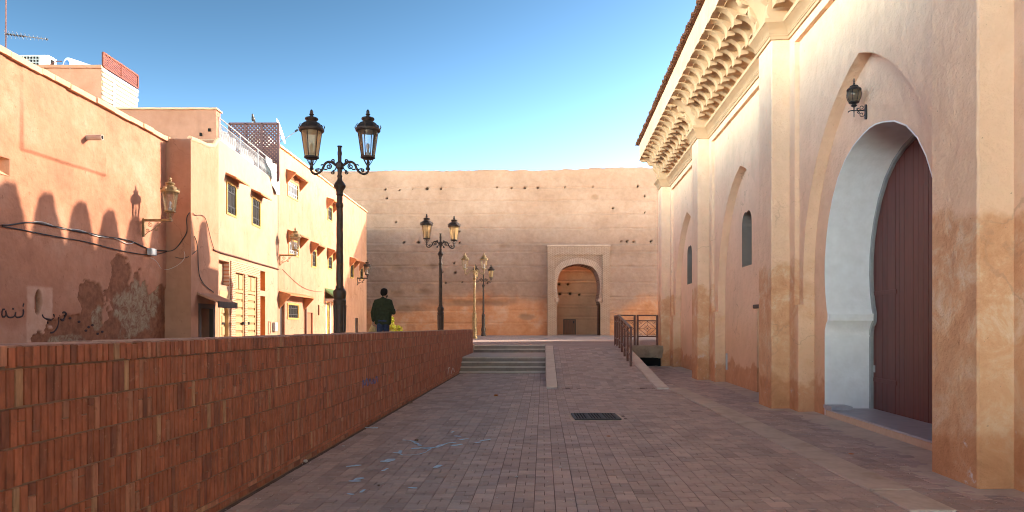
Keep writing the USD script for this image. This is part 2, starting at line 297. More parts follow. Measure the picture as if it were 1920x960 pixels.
def simple(name, c, rough=0.6, metallic=0.0, vary=0.12, scale=6.0, bump=0.15, **kw):
    g = G(); base = g.ramp(g.noise(scale, 5, 0.65), [(0.28, col(c, 1 - vary)), (0.7, col(c, 1 + vary))])
    g.done(name, base, rough, g.bump(g.noise(scale * 6, 4), bump, 0.004), metallic=metallic, **kw)
def wood(name, c, axis=2, rough=0.6):
    g = G(); s = [14.0, 14.0, 14.0]; s[axis] = 1.2
    v = g.n('mapping', vector='@geo.position', scale=tuple(s)) + '.vector'; n = g.noise(1.6, 6, 0.66, vec=v)
    base = g.ramp(n, [(0.28, col(c, 0.66)), (0.5, c), (0.72, col(c, 1.2))])
    g.done(name, base, rough, g.bump(n, 0.25, 0.006))
g = G(); rust = g.noise(7.0, 6, 0.7)                                                      # cast iron street lamps
g.done('lamp_iron', g.ramp(rust, [(0.3, (0.030, 0.020, 0.016)), (0.55, (0.060, 0.036, 0.025)), (0.72, (0.13, 0.066, 0.035))]), g.mr(rust, 0.3, 0.7, 0.38, 0.62), g.bump(g.noise(60.0, 4), 0.25, 0.004), metallic=0.35)
g = G(); rust = g.noise(9.0, 6, 0.7)  # gold tone of sunlight painted into the metal of lamps standing in sun
g.done('lamp_sunlit_gold', g.ramp(rust, [(0.3, (0.17, 0.11, 0.05)), (0.6, (0.33, 0.22, 0.105)), (0.75, (0.42, 0.30, 0.16))]), 0.42, g.bump(g.noise(60.0, 4), 0.25, 0.004), metallic=0.45)
simple('black_iron', (0.022, 0.019, 0.019), 0.45, 0.3)
simple('rail_paint', (0.115, 0.034, 0.022), 0.45, vary=0.3, scale=9)
simple('lattice_paint', (0.085, 0.022, 0.022), 0.6)
simple('lattice_rose', (0.085, 0.030, 0.026), 0.95, specular_ior_level=0.1)
simple('grate_iron', (0.055, 0.048, 0.045), 0.6, 0.4)
simple('dark_void', (0.012, 0.010, 0.009), 0.9)
simple('grille_black', (0.03, 0.028, 0.026), 0.5)
simple('window_dark', (0.055, 0.048, 0.042), 0.25)
simple('yellow_frame', (0.50, 0.285, 0.055), 0.6)
simple('ochre_door', (0.40, 0.27, 0.05), 0.55)
simple('grey_metal', (0.30, 0.29, 0.28), 0.45, 0.3)
simple('white_metal', (0.42, 0.42, 0.42), 0.5, vary=0.04)
simple('tank_blue', (0.03, 0.09, 0.22), 0.3)
simple('cable_black', (0.035, 0.025, 0.022), 0.6)
simple('cable_brown', (0.13, 0.05, 0.03), 0.6)
simple('cable_white', (0.6, 0.55, 0.5), 0.6)
simple('spray_black', (0.055, 0.034, 0.034), 0.9)
simple('chalk_blue', (0.55, 0.72, 0.86), 0.9, vary=0.2, scale=30)
simple('graffiti_blue', (0.17, 0.17, 0.33), 0.9, vary=0.3, scale=20)
simple('chalk_white', (0.62, 0.55, 0.52), 0.9, vary=0.25, scale=30)
simple('green_tile', (0.13, 0.22, 0.10), 0.4)
simple('orange_paint', (0.58, 0.18, 0.035), 0.7)
simple('leaf_litter', (0.45, 0.14, 0.03), 0.7)
simple('pale_litter', (0.60, 0.56, 0.54), 0.8)
simple('pebble', (0.22, 0.15, 0.11), 0.9)
simple('bark', (0.34, 0.27, 0.20), 0.9)
simple('skin', (0.36, 0.19, 0.125), 0.55, vary=0.06)
simple('hair', (0.012, 0.009, 0.008), 0.95)
simple('jacket_green', (0.030, 0.036, 0.019), 0.9, vary=0.25, scale=20)
simple('jeans', (0.032, 0.040, 0.078), 0.9, vary=0.3, scale=18)
simple('shoe', (0.05, 0.04, 0.035), 0.7)
wood('door_plank', (0.118, 0.028, 0.021), 2, 0.5)
wood('old_wood', (0.47, 0.30, 0.14), 2); wood('old_wood_dark', (0.34, 0.205, 0.09), 1)
wood('brown_door', (0.34, 0.115, 0.05), 2); wood('dark_wood', (0.055, 0.033, 0.024), 2)
wood('niche_door', (0.20, 0.085, 0.045), 2)
g = G(); g.done('roof_tile', g.ramp(g.noise(3.5, 5, 0.7), [(0.3, (0.085, 0.038, 0.025)), (0.6, (0.20, 0.082, 0.048)), (0.75, (0.27, 0.14, 0.09))]), 0.85, g.bump(g.noise(30.0), 0.3, 0.01))
def glass(name, tint, cloud):
    """A pane: clear where cloud is 0, milky amber where it is 1."""
    g = G(); tr = g.n('transparent_bsdf', color=tint); gl = g.n('glossy_bsdf', color=(0.9, 0.9, 0.9), roughness=0.08); fr = g.n('fresnel', IOR=1.45)
    a = g.n('mix_closure', fac=fr + '.fac', closure1=tr + '.BSDF', closure2=gl + '.BSDF'); out = a + '.closure'
    if cloud:
        c = (0.92, 0.72, 0.45); d = g.n('mix_closure', fac=0.80, closure1=g.n('diffuse_bsdf', color=c) + '.BSDF', closure2=g.n('translucent_bsdf', color=c) + '.BSDF')
        out = g.n('mix_closure', fac=cloud, closure1=out, closure2=d + '.closure') + '.closure'
    M[name] = usdkit.material(stage, '/World/Looks/' + name, g.nodes, g.links, surface=out[1:])
glass('glass_clear', (0.93, 0.94, 0.95), 0.06); glass('glass_amber', (0.95, 0.85, 0.64), 0.48); glass('glass_smoke', (0.35, 0.33, 0.33), 0.25)
g = G(); pb = g.n('principled_bsdf', base_color=g.ramp(g.noise(9.0), [(0.3, (0.28, 0.27, 0.015)), (0.7, (0.50, 0.46, 0.04))]), roughness=0.5); tl = g.n('translucent_bsdf', color=(0.42, 0.42, 0.02))
o = g.n('mix_closure', fac=0.35, closure1=pb + '.BSDF', closure2=tl + '.BSDF'); M['leaf'] = usdkit.material(stage, '/World/Looks/leaf', g.nodes, g.links, surface=o[1:] + '.closure')
g = G(); pb = g.n('principled_bsdf', base_color=g.ramp(g.noise(14.0, 4), [(0.35, (0.30, 0.28, 0.16)), (0.5, (0.62, 0.44, 0.17)), (0.7, (0.68, 0.54, 0.30))]), roughness=0.35); tl = g.n('translucent_bsdf', color=(0.6, 0.42, 0.15))
o = g.n('mix_closure', fac=0.3, closure1=pb + '.BSDF', closure2=tl + '.BSDF'); M['plastic_bag'] = usdkit.material(stage, '/World/Looks/plastic_bag', g.nodes, g.links, surface=o[1:] + '.closure')

# ------------------------------------------------------------------ the setting: ground, plaza, steps, ramp
KB = 0.043                                             # the alley's axis leans a little to the right: X = xa + KB * Y
def zramp(Y): return np.clip(0.0941 * (Y - 18.3), 0, 0.8)
def zplaza(Y): return 0.8 + np.clip(Y - 30, 0, 21.5) * 0.0037
def ground_pt(px, py, z=0.0):
    Y = (EYE - z) * FPX / (py - HY); return np.array([(px - HX) * Y / FPX, Y, z])
def sheet(pts, m, name, kind='structure', parent=None, **kw):
    poly = Polygon([(p[0], p[1]) for p in pts]); v, f = trimesh.creation.triangulate_polygon(poly, engine='earcut')
    zf = kw.pop('zf'); return obj(name, (np.c_[v, [zf(q) for q in v]], f), m, parent, kind=kind, **kw)
obj('ground', (np.array([[-300, -300, -0.013], [300, -300, -0.013], [300, 400, -0.013], [-300, 400, -0.013]]), np.array([[0, 1, 2, 3]])), 'square_ground', kind='structure')
xw = lambda xa, Y: xa + KB * Y
pl = [bx(-60, -3.2, -60, 30, 0, 0.8)]
low = Polygon([(-3.3, -60), (xw(-3.25, -60), -60), (xw(-3.25, 29.33), 29.33), (xw(0.09, 29.33), 29.33), (xw(0.09, 26.8), 26.8), (xw(3.16, 26.8), 26.8), (xw(3.16, 28.62), 28.62), (60, 28.62), (60, 30), (-60, 30), (-60, -60)])
low = Polygon([(-60, -60), (xw(-3.25, -60), -60), (xw(-3.25, 29.5), 29.5), (xw(0.09, 29.5), 29.5), (xw(0.09, 26.8), 26.8), (xw(3.16, 26.8), 26.8), (xw(3.16, 28.62), 28.62), (60, 28.62), (60, 30), (-60, 30)])
a = extz(low, -0.01, 0.8)
far = (np.array([[-60, 30, 0.8], [60, 30, 0.8], [60, 51.5, 0.88], [-60, 51.5, 0.88], [-60, 90, 0.88], [60, 90, 0.88]]), np.array([[0, 1, 2, 3], [3, 2, 5, 4]]))
obj('plaza', [a, far], 'plaza_paving', kind='structure')

def slab_tris(cx, cy, w, d, z, zf, hj, tilt):
    """Top and four sides of one paving piece between the alley's columns."""
    c = np.array([[-w, -d], [w, -d], [w, d], [-w, d]]) / 2; xy = np.c_[cx + c[:, 0] + KB * (cy + c[:, 1]), cy + c[:, 1]]
    zt = zf(xy[:, 1]) + z + hj + c @ tilt; v = np.vstack([np.c_[xy, zt], np.c_[xy, zt - 0.018 - hj]])
    return v
SLABF = np.array([[0, 1, 2], [0, 2, 3], [4, 5, 1], [4, 1, 0], [5, 6, 2], [5, 2, 1], [6, 7, 3], [6, 3, 2], [7, 4, 0], [7, 0, 3]])
def paver_pieces(x0, x1, y0, y1, zf, keep):
    out = []; PW, PD, J = 0.19, 0.348, 0.0068
    for i in range(int((x1 - x0) / PW) + 1):
        cx = x0 + (i + 0.5) * PW; off = (0.5 if i % 2 else 0.0) * PD * 0.5 + R.uniform(-0.012, 0.012)
        if cx + PW / 2 > x1 + 0.01: continue
        for j in range(int((y1 - y0) / PD) + 1):
            cy = y0 + j * PD + off; tb = R.uniform(0.84, 1.14)
            for (dx, dy, w, d) in ((0, 0, PW, PD / 2), (-PW / 4, PD * 0.375, PW / 2, PD / 4), (PW / 4, PD * 0.375, PW / 2, PD / 4), (-PW / 4, PD * 0.625, PW / 2, PD / 4), (PW / 4, PD * 0.625, PW / 2, PD / 4)):
                px_, py_ = cx + dx, cy + dy
                if not (y0 <= py_ - d / 2 and py_ + d / 2 <= y1) or not keep(px_, py_): continue
                v = slab_tris(px_, py_, w - J, d - J, 0.0, zf, R.gauss(0, 0.0016), np.array([R.gauss(0, 0.008), R.gauss(0, 0.008)]))
                s = tb * R.uniform(0.90, 1.10); h = R.uniform(-0.012, 0.014)
                c = np.array([0.475 + h, 0.352, 0.30 - h * 0.4]) * s
                out.append((py_, v, np.clip(c, 0.02, 0.6)))
    return out
GR = (1.06, 1.85, 12.15, 12.95)                        # the drain grate, X and Y
def on_grate(xa, Y, m=0.06): X = xa + KB * Y; return GR[0] - m < X < GR[1] + m and GR[2] - m < Y < GR[3] + m
flat = lambda Y: np.zeros_like(np.asarray(Y, float))
mos_x = lambda Y: 4.37 + 0.063 * Y
P = paver_pieces(-2.74, 3.19, 4.6, 24.0, flat, lambda xa, Y: not on_grate(xa, Y) and not (xa > 0.07 and Y > 18.2))
P += paver_pieces(3.565, 5.9, 4.6, 28.5, flat, lambda xa, Y: xa + KB * Y < mos_x(Y) - (0.42 if any(a - .16 < Y < b + .16 for a, b in ((7.0, 7.87), (13.77, 14.64), (21.05, 21.92), (28.4, 29.3))) else 0.0))
P += paver_pieces(3.17, 3.56, 18.06, 28.4, flat, lambda xa, Y: True)
P2 = paver_pieces(0.382, 2.856, 18.26, 26.8, zramp, lambda xa, Y: True)
vis = lambda p: abs(p[1][:4, 0].mean() * FPX / p[0]) < 1000 and p[0] > 6.05
near = sorted([i for i, p in enumerate(P) if vis(p)], key=lambda i: P[i][0] - 2.0 * (P[i][1][1, 0] - P[i][1][0, 0] > 0.12))[:300]
near_set = set(near)
bed = [[xw(-2.8, 4), 4], [xw(-2.8, 24.2), 24.2], [xw(3.2, 28.6), 28.6], [6.2, 28.6], [4.9, 4]]
obj('paving_bed', (np.array([[a_, b_, -0.009] for a_, b_ in bed]), np.array([[0, 4, 3], [0, 3, 2], [0, 2, 1]])), 'joint_sand', kind='structure')
paving = thing('alley_paving', 'brown concrete block paving of the sunken alley floor', 'paving'); tag(paving, kind='structure')
for i in near: obj('paving_slab', (P[i][1], SLABF), 'paver', paving, tone=np.tile(P[i][2], (8, 1)))
def join_pieces(ps): return (np.vstack([p[1] for p in ps]), np.vstack([SLABF + 8 * k for k in range(len(ps))])), np.vstack([np.tile(p[2], (8, 1)) for p in ps])
m, t = join_pieces([p for i, p in enumerate(P) if i not in near_set]); obj('far_paving_slabs', m, 'paver', paving, tone=t, kind='stuff')
# ramp
Yr = np.array([18.3, 26.8]); rv = []
for xa in (0.09, 3.16):
    for Y in Yr: rv += [[xw(xa, Y), Y, zramp(Y) - 0.014], [xw(xa, Y), Y, -0.02]]
ramp = thing('ramp', 'paved ramp rising beside the stone steps between two pale kerbs', 'ramp'); tag(ramp, kind='structure')
obj('ramp_bed', (np.array(rv), np.array([[0, 4, 6, 2], [0, 2, 3, 1], [4, 5, 7, 6], [2, 6, 7, 3]])), 'joint_sand', ramp)
m, t = join_pieces(P2); obj('ramp_paving_slabs', m, 'paver', ramp, tone=t, kind='stuff')
def kerb(xa0, xa1, y0, y1, nseg):
    for k in range(nseg):
        a, b = y0 + (y1 - y0) * k / nseg, y0 + (y1 - y0) * (k + 1) / nseg; a += 0.004
        v = [[xw(q, Y), Y, zz] for Y in (a, b) for q in (xa0, xa1) for zz in (-0.02, float(zramp(Y)) + 0.035 + 0.004 * (k % 2))]
        m = cat_([manifold3d.Manifold.hull_points(np.array(v))]); obj('kerb_stone', m, 'pale_stone', ramp)
kerb(0.09, 0.37, 18.3, 27.0, 6); kerb(2.86, 3.16, 18.0, 28.6, 7)
# steps
st = thing('stone_steps', 'worn grey stone steps with a landing between brick wall and ramp', 'steps'); tag(st, kind='structure')
for k, (y0, y1, z0, z1) in enumerate(((24.0, 24.6, -0.02, 0.06), (24.3, 24.9, 0.05, 0.208), (24.6, 25.2, 0.15, 0.356), (24.9, 29.2, 0.2, 0.504), (29.0, 29.4, 0.45, 0.652), (29.3, 29.7, 0.45, 0.801))):
    q = lambda Y0, Y1, za, zb, e=0: extz(Polygon([(xw(-2.79, Y0), Y0 - e), (xw(0.088, Y0), Y0 - e), (xw(0.088, Y1), Y1), (xw(-2.79, Y1), Y1)]), za, zb)
    s = obj('step', q(y0 + 0.03, y1, z0, z1 - 0.045), 'step_stone', st)
    n = 5; cuts = np.linspace(-2.79, 0.088, n + 1) + np.r_[0, rng.uniform(-0.12, 0.12, n - 1), 0]
    for i in range(n):
        dz = rng.uniform(-0.004, 0.004); pl_ = Polygon([(xw(cuts[i] + 0.004, y0), y0 + rng.uniform(0, .012)), (xw(cuts[i + 1] - 0.004, y0), y0 + rng.uniform(0, .012)), (xw(cuts[i + 1] - 0.004, y1), y1), (xw(cuts[i] + 0.004, y1), y1)])
        obj('tread_slab', extz(pl_, z1 - 0.044, z1 + dz), 'tread_stone', s)
# rubble retaining wall across the sunken gully at the ramp's end
rw = thing('retaining_wall', 'rough stone retaining wall with a dark opening below the railing', 'wall', (0, 0, 0))
def rough(x0, x1, y0, y1, z0, z1, amp, seed, step=0.06):
    m = bx(x0, x1, y0, y1, z0, z1); m = cat_([manifold3d.Manifold(manifold3d.Mesh(m.vertices.astype(np.float32), m.faces.astype(np.uint32))).refine_to_length(step)])
    n = np.stack([fb(m.vertices, 3.2, seed + k) for k in range(3)], 1); m.vertices = m.vertices + n * amp; return m
obj('stone', rough(3.16 + .043 * 28.6, 5.95, 28.38, 28.75, 0.33, 0.80, 0.09, 3), 'rubble_stone', rw, smooth=40)
obj('stone', rough(3.16 + .043 * 28.6, 4.85, 28.44, 28.7, 0.02, 0.32, 0.16, 5), 'rubble_stone', rw, smooth=40)
for k, (xa_, za_, sx_, sz_) in enumerate(((4.62, .68, .26, .12), (5.10, .52, .22, .13), (5.52, .66, .24, .12), (4.85, .43, .2, .1), (5.75, .45, .16, .12))): obj('stone', rough(xa_ - sx_, xa_ + sx_, 28.30 + .01 * k, 28.5, za_ - sz_, za_ + sz_, 0.13, 12 + k, .05), 'rubble_stone', rw, smooth=40)
obj('opening', bx(4.4, 5.9, 28.55, 28.6, -0.01, 0.36), 'dark_void', rw)
# concrete drain strip and apron along the mosque
cs = thing('concrete_strip', 'row of worn concrete slabs let into the paving before the mosque', 'kerb'); tag(cs, kind='structure')
y = 6.2
while y < 18.0:
    L = rng.uniform(0.75, 1.5); x0, x1 = 3.153 + rng.uniform(-.006, .006), 3.561
    pl_ = Polygon([(xw(x0, y), y), (xw(x1, y), y), (xw(x1, y + L - .012), y + L - .012), (xw(x0 + rng.uniform(-.015, .015), y + L - .012), y + L - .012)])
    m = cat_([manifold3d.Manifold.extrude(manifold3d.CrossSection([np.array(pl_.exterior.coords)[:-1]]), 0.03 + rng.uniform(0, .012)).translate([0, 0, -0.02]).refine_to_length(0.12)])
    top = m.vertices[:, 2] > 0; m.vertices[top, 2] += fb(m.vertices[top], 2.0, 9) * 0.012 + 0.002
    obj('concrete_slab', m, 'concrete', cs); y += L
ap = []
for Y in np.arange(-4, 28.4, 0.15):
    for q in ((-0.30 if any(a - .3 < Y < b + .3 for a, b in ((7.0, 7.87), (13.77, 14.64), (21.05, 21.92), (28.4, 29.3))) else 0.08) + 0.03 * fb([[Y, 0, 0]], 1.4)[0], 0.75): ap.append([4.1 + 0.063 * Y + q, Y, -0.003 if q < 0.6 else 0.02])
n = len(ap) // 2; obj('wall_apron', (np.array(ap), np.array([[2 * i, 2 * i + 1, 2 * i + 3, 2 * i + 2] for i in range(n - 1)])), 'concrete', cs)
obj('cement_patch', rough(1.0, 1.92, 12.02, 13.08, -0.02, 0.001, 0.008, 8, 0.1), 'concrete', cs)
gr = thing('drain_grate', 'rusty iron drain grate let into the block paving', 'drain grate')
GZ = 0.004
fr_ = [bx(GR[0], GR[1], GR[2], GR[2] + .05, GZ, GZ + .02), bx(GR[0], GR[1], GR[3] - .05, GR[3], GZ, GZ + .02)] + [bx(x, x + .045, GR[2] + .05, GR[3] - .05, GZ, GZ + .019) for x in (GR[0], GR[0] + .249, GR[0] + .498, GR[1] - .045)]
obj('frame', fr_, 'grate_iron', gr); obj('pit', bx(GR[0] + .01, GR[1] - .01, GR[2] + .01, GR[3] - .01, 0.0015, GZ), 'dark_void', gr)
for x in np.arange(GR[0] + .075, GR[1] - .05, .05): obj('bar', bx(x, x + .018, GR[2] + .05, GR[3] - .05, GZ + .001, GZ + .016), 'grate_iron', gr)

# ------------------------------------------------------------------ the low brick wall
bw = thing('brick_wall', 'long low wall of upright red bricks beside the sunken alley', 'wall')
BW = Frame(-2.8, KB, 1)
WE = 28.7
def ztop(Y): return 1.497 - 0.0021 * np.asarray(Y)
body = []
for Y in (-6.0, WE):
    for o in (-0.5, -0.004):
        for z in (-0.02, float(ztop(Y)) - 0.012): body.append([Y, o, z])
obj('wall_core', BW(manifold3d.Manifold.hull_points(np.array(body))), 'mortar', bw)
bricks = []
def brick_tone():
    r = R.random(); c = np.array([0.42, 0.138, 0.074]) * R.uniform(0.84, 1.18)
    if r < 0.022: c = np.array([0.50, 0.285, 0.165]) * R.uniform(0.8, 1.1)
    elif r < 0.12: c = np.array([0.48, 0.21, 0.13]) * R.uniform(0.8, 1.15)
    elif r < 0.30: c = np.array([0.30, 0.105, 0.064]) * R.uniform(0.85, 1.1)
    return c
def brick(t0, t1, o0, o1, z0, z1, tone):
    h = R.uniform(0.001, 0.004); cz = R.gauss(0, 0.0015)
    v = [[t0, o0, z0 + cz], [t1, o0, z0 + cz], [t1, o0, z1 + cz], [t0, o0, z1 + cz], [t0 + .004, o1 + h, z0 + cz + .004], [t1 - .004, o1 + h, z0 + cz + .004], [t1 - .004, o1 + h, z1 + cz - .004], [t0 + .004, o1 + h, z1 + cz - .004]]
    bricks.append((np.array(v), tone))
BF = np.array([[4, 6, 5], [4, 7, 6], [0, 4, 5], [0, 5, 1], [1, 5, 6], [1, 6, 2], [2, 6, 7], [2, 7, 3], [3, 7, 4], [3, 4, 0]])
pitch = 0.0605
y = 2.6
courses = [0.115 + 0.2065 * k for k in range(7)]
for k in range(6):
    y = 2.5 + R.uniform(0, .06)
    while y < WE - .05:
        w = pitch * R.uniform(0.9, 1.1); d = 0.0022 * (y) ; s = (float(ztop(y)) - 0.121 - 0.113) / 1.2325
        z0 = 0.113 + (courses[k] - 0.115) * s; z1 = z0 + 0.2 * s
        if R.random() < 0.10:
            zm = z0 + (z1 - z0) * R.choice([0.3, 0.5, 0.65, 0.75]); brick(y, y + w - .0065, -.01, .004, z0, zm - .002, brick_tone()); brick(y, y + w - .0065, -.01, .004, zm + .002, z1, brick_tone())
        else: brick(y, y + w - .0065, -.01, .004, z0, z1, brick_tone())
        y += w
y = 2.5
while y < WE - .06:                                    # header course that caps the wall
    w = pitch * R.uniform(0.95, 1.12); zt = float(ztop(y)) + R.gauss(0, .0025); brick(y, y + w - .008, -.02, .010 + R.uniform(0, .004), zt - .114, zt - .002, brick_tone() * (1.0 + .12 * R.random())); y += w
y = 2.5
while y < 23.9:                                        # two flat courses at the foot, set back
    brick(y, y + .2, -.01, -.001, 0.062, 0.106, brick_tone() * 1.1); w = R.choice([.06, .06, .11, .2]); brick(y + .01, y + .01 + .192, -.01, .0015, 0.004, 0.056, brick_tone() * .9); y += .207
y = -5.0
tops = []
while y < WE:                                          # the top: bricks on edge across the wall, sky light painted in as pink
    w = .115 * R.uniform(.95, 1.05); zt = float(ztop(y)) + R.gauss(0, .003)
    v = np.array([[yy, o, z] for z in (zt - .012, zt + .001) for (yy, o) in ((y, -.5), (y + w - .006, -.5), (y + w - .006, .006), (y, .006))]); tops.append((v, np.array([0.36, 0.19, 0.14]) * R.uniform(.85, 1.15))); y += w
TF = np.array([[4, 5, 6], [4, 6, 7], [0, 1, 5], [0, 5, 4], [1, 2, 6], [1, 6, 5], [2, 3, 7], [2, 7, 6], [3, 0, 4], [3, 4, 7]])[:, ::-1]
order = sorted([i for i in range(len(bricks)) if bricks[i][0][:, 0].min() > 3.55 and (HY + (EYE - bricks[i][0][:, 2].max()) * FPX / bricks[i][0][:, 0].min()) < 955], key=lambda i: bricks[i][0][:, 0].mean() / max(0.35, (bricks[i][0][2, 2] - bricks[i][0][0, 2]) / .2))[:300]
oset = set(order)
wq = lambda v: v @ BW.m[:3, :3].T + BW.m[:3, 3]
for i in order: obj('brick', (wq(bricks[i][0]), BF), 'brick', bw, tone=np.tile(bricks[i][1], (8, 1)))
rest = [b for i, b in enumerate(bricks) if i not in oset]
obj('far_bricks', (np.vstack([wq(b[0]) for b in rest]), np.vstack([BF + 8 * k for k in range(len(rest))])), 'brick', bw, tone=np.vstack([np.tile(b[1], (8, 1)) for b in rest]), kind='stuff')
obj('coping_bricks', (np.vstack([wq(b[0]) for b in tops]), np.vstack([TF + 8 * k for k in range(len(tops))])), 'brick', bw, tone=np.vstack([np.tile(b[1], (8, 1)) for b in tops]), kind='stuff')

# ------------------------------------------------------------------ the mosque on the right
MQ = Frame(4.44, 0.063, -1)                            # o = 0 is the plain wall face, piers stand 0.34 m proud
mosque = thing('mosque', 'long apricot plastered mosque with tall pointed blind arches and honeycomb cornice', 'mosque')
PIL = [(-7.14, -6.27), (0.0, 0.87), (7.0, 7.87), (13.77, 14.64), (21.05, 21.92), (28.40, 29.27)]
BAYS = [(PIL[i][1], PIL[i + 1][0]) for i in range(5)]
ZC, ZT = 7.06, 8.92
def pointed(c, hw, zs, rise, n=26, foot=-0.05):
    """Pointed arch outline from the ground up: half width hw, springing at zs, apex rise above it."""
    cc = (rise * rise - hw * hw) / (2 * hw); r = hw + cc; a1 = math.acos(cc / r); a = np.linspace(0, a1, n)
    right = np.c_[c - cc + r * np.cos(a), zs + r * np.sin(a)]
    pts = [[c - hw, foot], [c + hw, foot]] + right.tolist() + [[2 * c - x, z] for x, z in right[::-1][1:]]
    return Polygon(pts).buffer(0)
def horseshoe(c, foot=-0.05, s=1.0, grow=0.0):
    """The doorway: straight jambs, a cusp at impost height, then a round pointed horseshoe."""
    prof = [(1.93, foot), (1.93, 1.40), (1.92, 1.52), (1.87, 1.62), (1.80, 1.69), (1.795, 1.79), (1.84, 1.90), (1.90, 2.15), (1.935, 2.5), (1.92, 2.8), (1.86, 3.12), (1.75, 3.45), (1.58, 3.78), (1.35, 4.08), (1.05, 4.32), (0.70, 4.48), (0.35, 4.565), (0.10, 4.60)]
    pts = [[c - x, z] for x, z in prof] + [[c + x, z] for x, z in prof[::-1]]
    p = Polygon(pts); return p.buffer(grow, join_style=2) if grow else p
outer = sbox(-8.0, 0.0 - 0.02, 29.2, ZT)
alf, arches, holes = [], [], []
for i, (a, b) in enumerate(BAYS):
    c = (a + b) / 2; alf.append(sbox(a + 0.30, 1.98, b - 0.30, 6.90)); rise = 3.24 if i == 2 else 3.1
    if i == 0: continue
    arches.append(pointed(c, 2.44, 2.45, rise))
c1 = sum(BAYS[2]) / 2
holes.append(horseshoe(c1))
for i in (3, 4):
    c = sum(BAYS[i]) / 2 + (0.15 if i == 3 else 0.6); w = pointed(c, 0.47, 4.12, 0.30, 8, foot=3.08); holes.append(w)
door2 = sbox(15.55, -0.05, 17.06, 2.03); holes.append(door2)
A = unary_union(arches)
obj('wall', MQ(ext(outer.difference(unary_union(alf + [A])), -0.085, 0.0)), 'mosque_plaster', mosque)
obj('wall', MQ(ext(outer.difference(A), -0.285, -0.0855)), 'mosque_plaster', mosque)
obj('wall', MQ(ext(outer.difference(unary_union(holes)), -1.30, -0.2855)), 'mosque_plaster', mosque)
for (a, b) in PIL:
    obj('pier', MQ(rbx(a, b, -0.05, 0.34, -0.05, ZC + .1, 0.018)), 'mosque_plaster', mosque, smooth=20)
plan = unary_union([sbox(-8.0, -0.5, 29.2, 0.0)] + [sbox(a, -0.1, b, 0.34) for a, b in PIL])
lay = []
for z0, z1, e in [(7.06, 7.125, .035), (7.125, 7.16, .05)] + [(7.16 + .014 * k, 7.174 + .014 * k, .06 + .085 * (1 - math.cos(k / 12 * PI / 2))) for k in range(13)] + [(7.342, 7.42, .16)]:
    p = plan.buffer(e, join_style=2).intersection(sbox(-8.2, -0.2, 29.2 + e, 2)); lay.append(extz(p, z0, z1 + (0.0005)))
obj('cornice_moulding', MQ(lay), 'cornice_plaster', mosque)
# honeycomb frieze: three stepped tiers of little arches between the piers, a lobed bracket over each pier
ROW_O, ROW_Z = 0.365, 0.300
def tier_profile(r, deep):
    o0, z0 = r * ROW_O, 7.42 + r * ROW_Z; th = np.linspace(0, PI / 2, 12); e = 0.16 if deep else 0.0
    o = (o0 + ROW_O) - ROW_O * np.cos(th) - e; z = z0 + (ROW_Z - .03) * np.sin(th); zt_ = z0 + ROW_Z + 0.001
    foot = [] if deep or r == 0 else [(o0 - .17, z0), (o0 - .17, z0 - .085), (o0, z0 - .115)]
    return [(-0.60, zt_), (-0.60, z0)] + foot + list(zip(o, z)) + [(o0 + ROW_O - e, zt_)]
def prof_ext(pts, t0, t1):
    v = ext(Polygon(pts).buffer(0), t0, t1); return trimesh.Trimesh(np.c_[v.vertices[:, 1], v.vertices[:, 0], v.vertices[:, 2]], v.faces[:, ::-1], process=False)
for i, (a, b) in enumerate(BAYS):
    if i == 0: continue
    ncell = 10; w = (b - a - 0.5) / ncell
    for r in range(3):
        tier = obj('arched_frieze', MQ(prof_ext(tier_profile(r, True), a - .02 - .001 * r, b + .02 + .001 * r)), 'cornice_plaster', mosque, smooth=30)
        for k in range(ncell + (r % 2)):
            c = a + .25 + (k + (0 if r % 2 else .5)) * w; obj('rib', MQ(prof_ext(tier_profile(r, False), c - .105, c + .105)), 'cornice_plaster', tier, smooth=30)
def cavetto(n, grow=0.0, lobes=0):
    th = np.linspace(0, PI / 2, n); o = 1.095 - 0.755 * np.cos(th) + grow; z = 7.42 + 0.91 * np.sin(th)
    if lobes:
        k = np.abs(np.sin(th / (PI / 2) * PI * lobes)); nx, nz = np.cos(th), -np.sin(th); o, z = o + 0.075 * k * nx, z + 0.075 * k * nz
    return o, z
def profile_solid(o, z, t0, t1):
    """A bracket with the outline (o, z) closed to the wall, of width t0..t1."""
    pts = [(-0.05, z[0])] + list(zip(o, z)) + [(1.095, 8.34), (-0.05, 8.34)]
    m = ext(affinity.scale(Polygon(pts).buffer(0), 1, 1), t0, t1); v = m.vertices                        # drawn in (o, z): swap axes
    return trimesh.Trimesh(np.c_[v[:, 1], v[:, 0], v[:, 2]], m.faces[:, ::-1], process=False)
for (a, b) in PIL[1:]:
    o, z = cavetto(24, 0.0); br = obj('bracket', MQ(profile_solid(o, z, a + 0.13, b - 0.13)), 'cornice_plaster', mosque, smooth=30)
    for t0, t1 in ((a - 0.03, a + 0.128), (b - 0.128, b + 0.03)):
        o, z = cavetto(49, 0.0, 4); obj('lobed_edge', MQ(profile_solid(o, z, t0, t1)), 'cornice_plaster', br)
obj('eave_band', MQ(ext(sbox(-8.0, 8.321, 29.34, 8.94), -0.05, 1.097)), 'band_plaster', mosque)
roof = obj('roof', MQ(manifold3d.Manifold.hull_points(np.array([[t, o, z] for t in (-8.0, 29.4) for o, z in ((1.16, 8.945), (1.16, 8.99), (-3.0, 9.75), (-3.0, 8.945))]))), 'roof_tile', mosque)
k = 0
half = np.linspace(0, PI, 7)
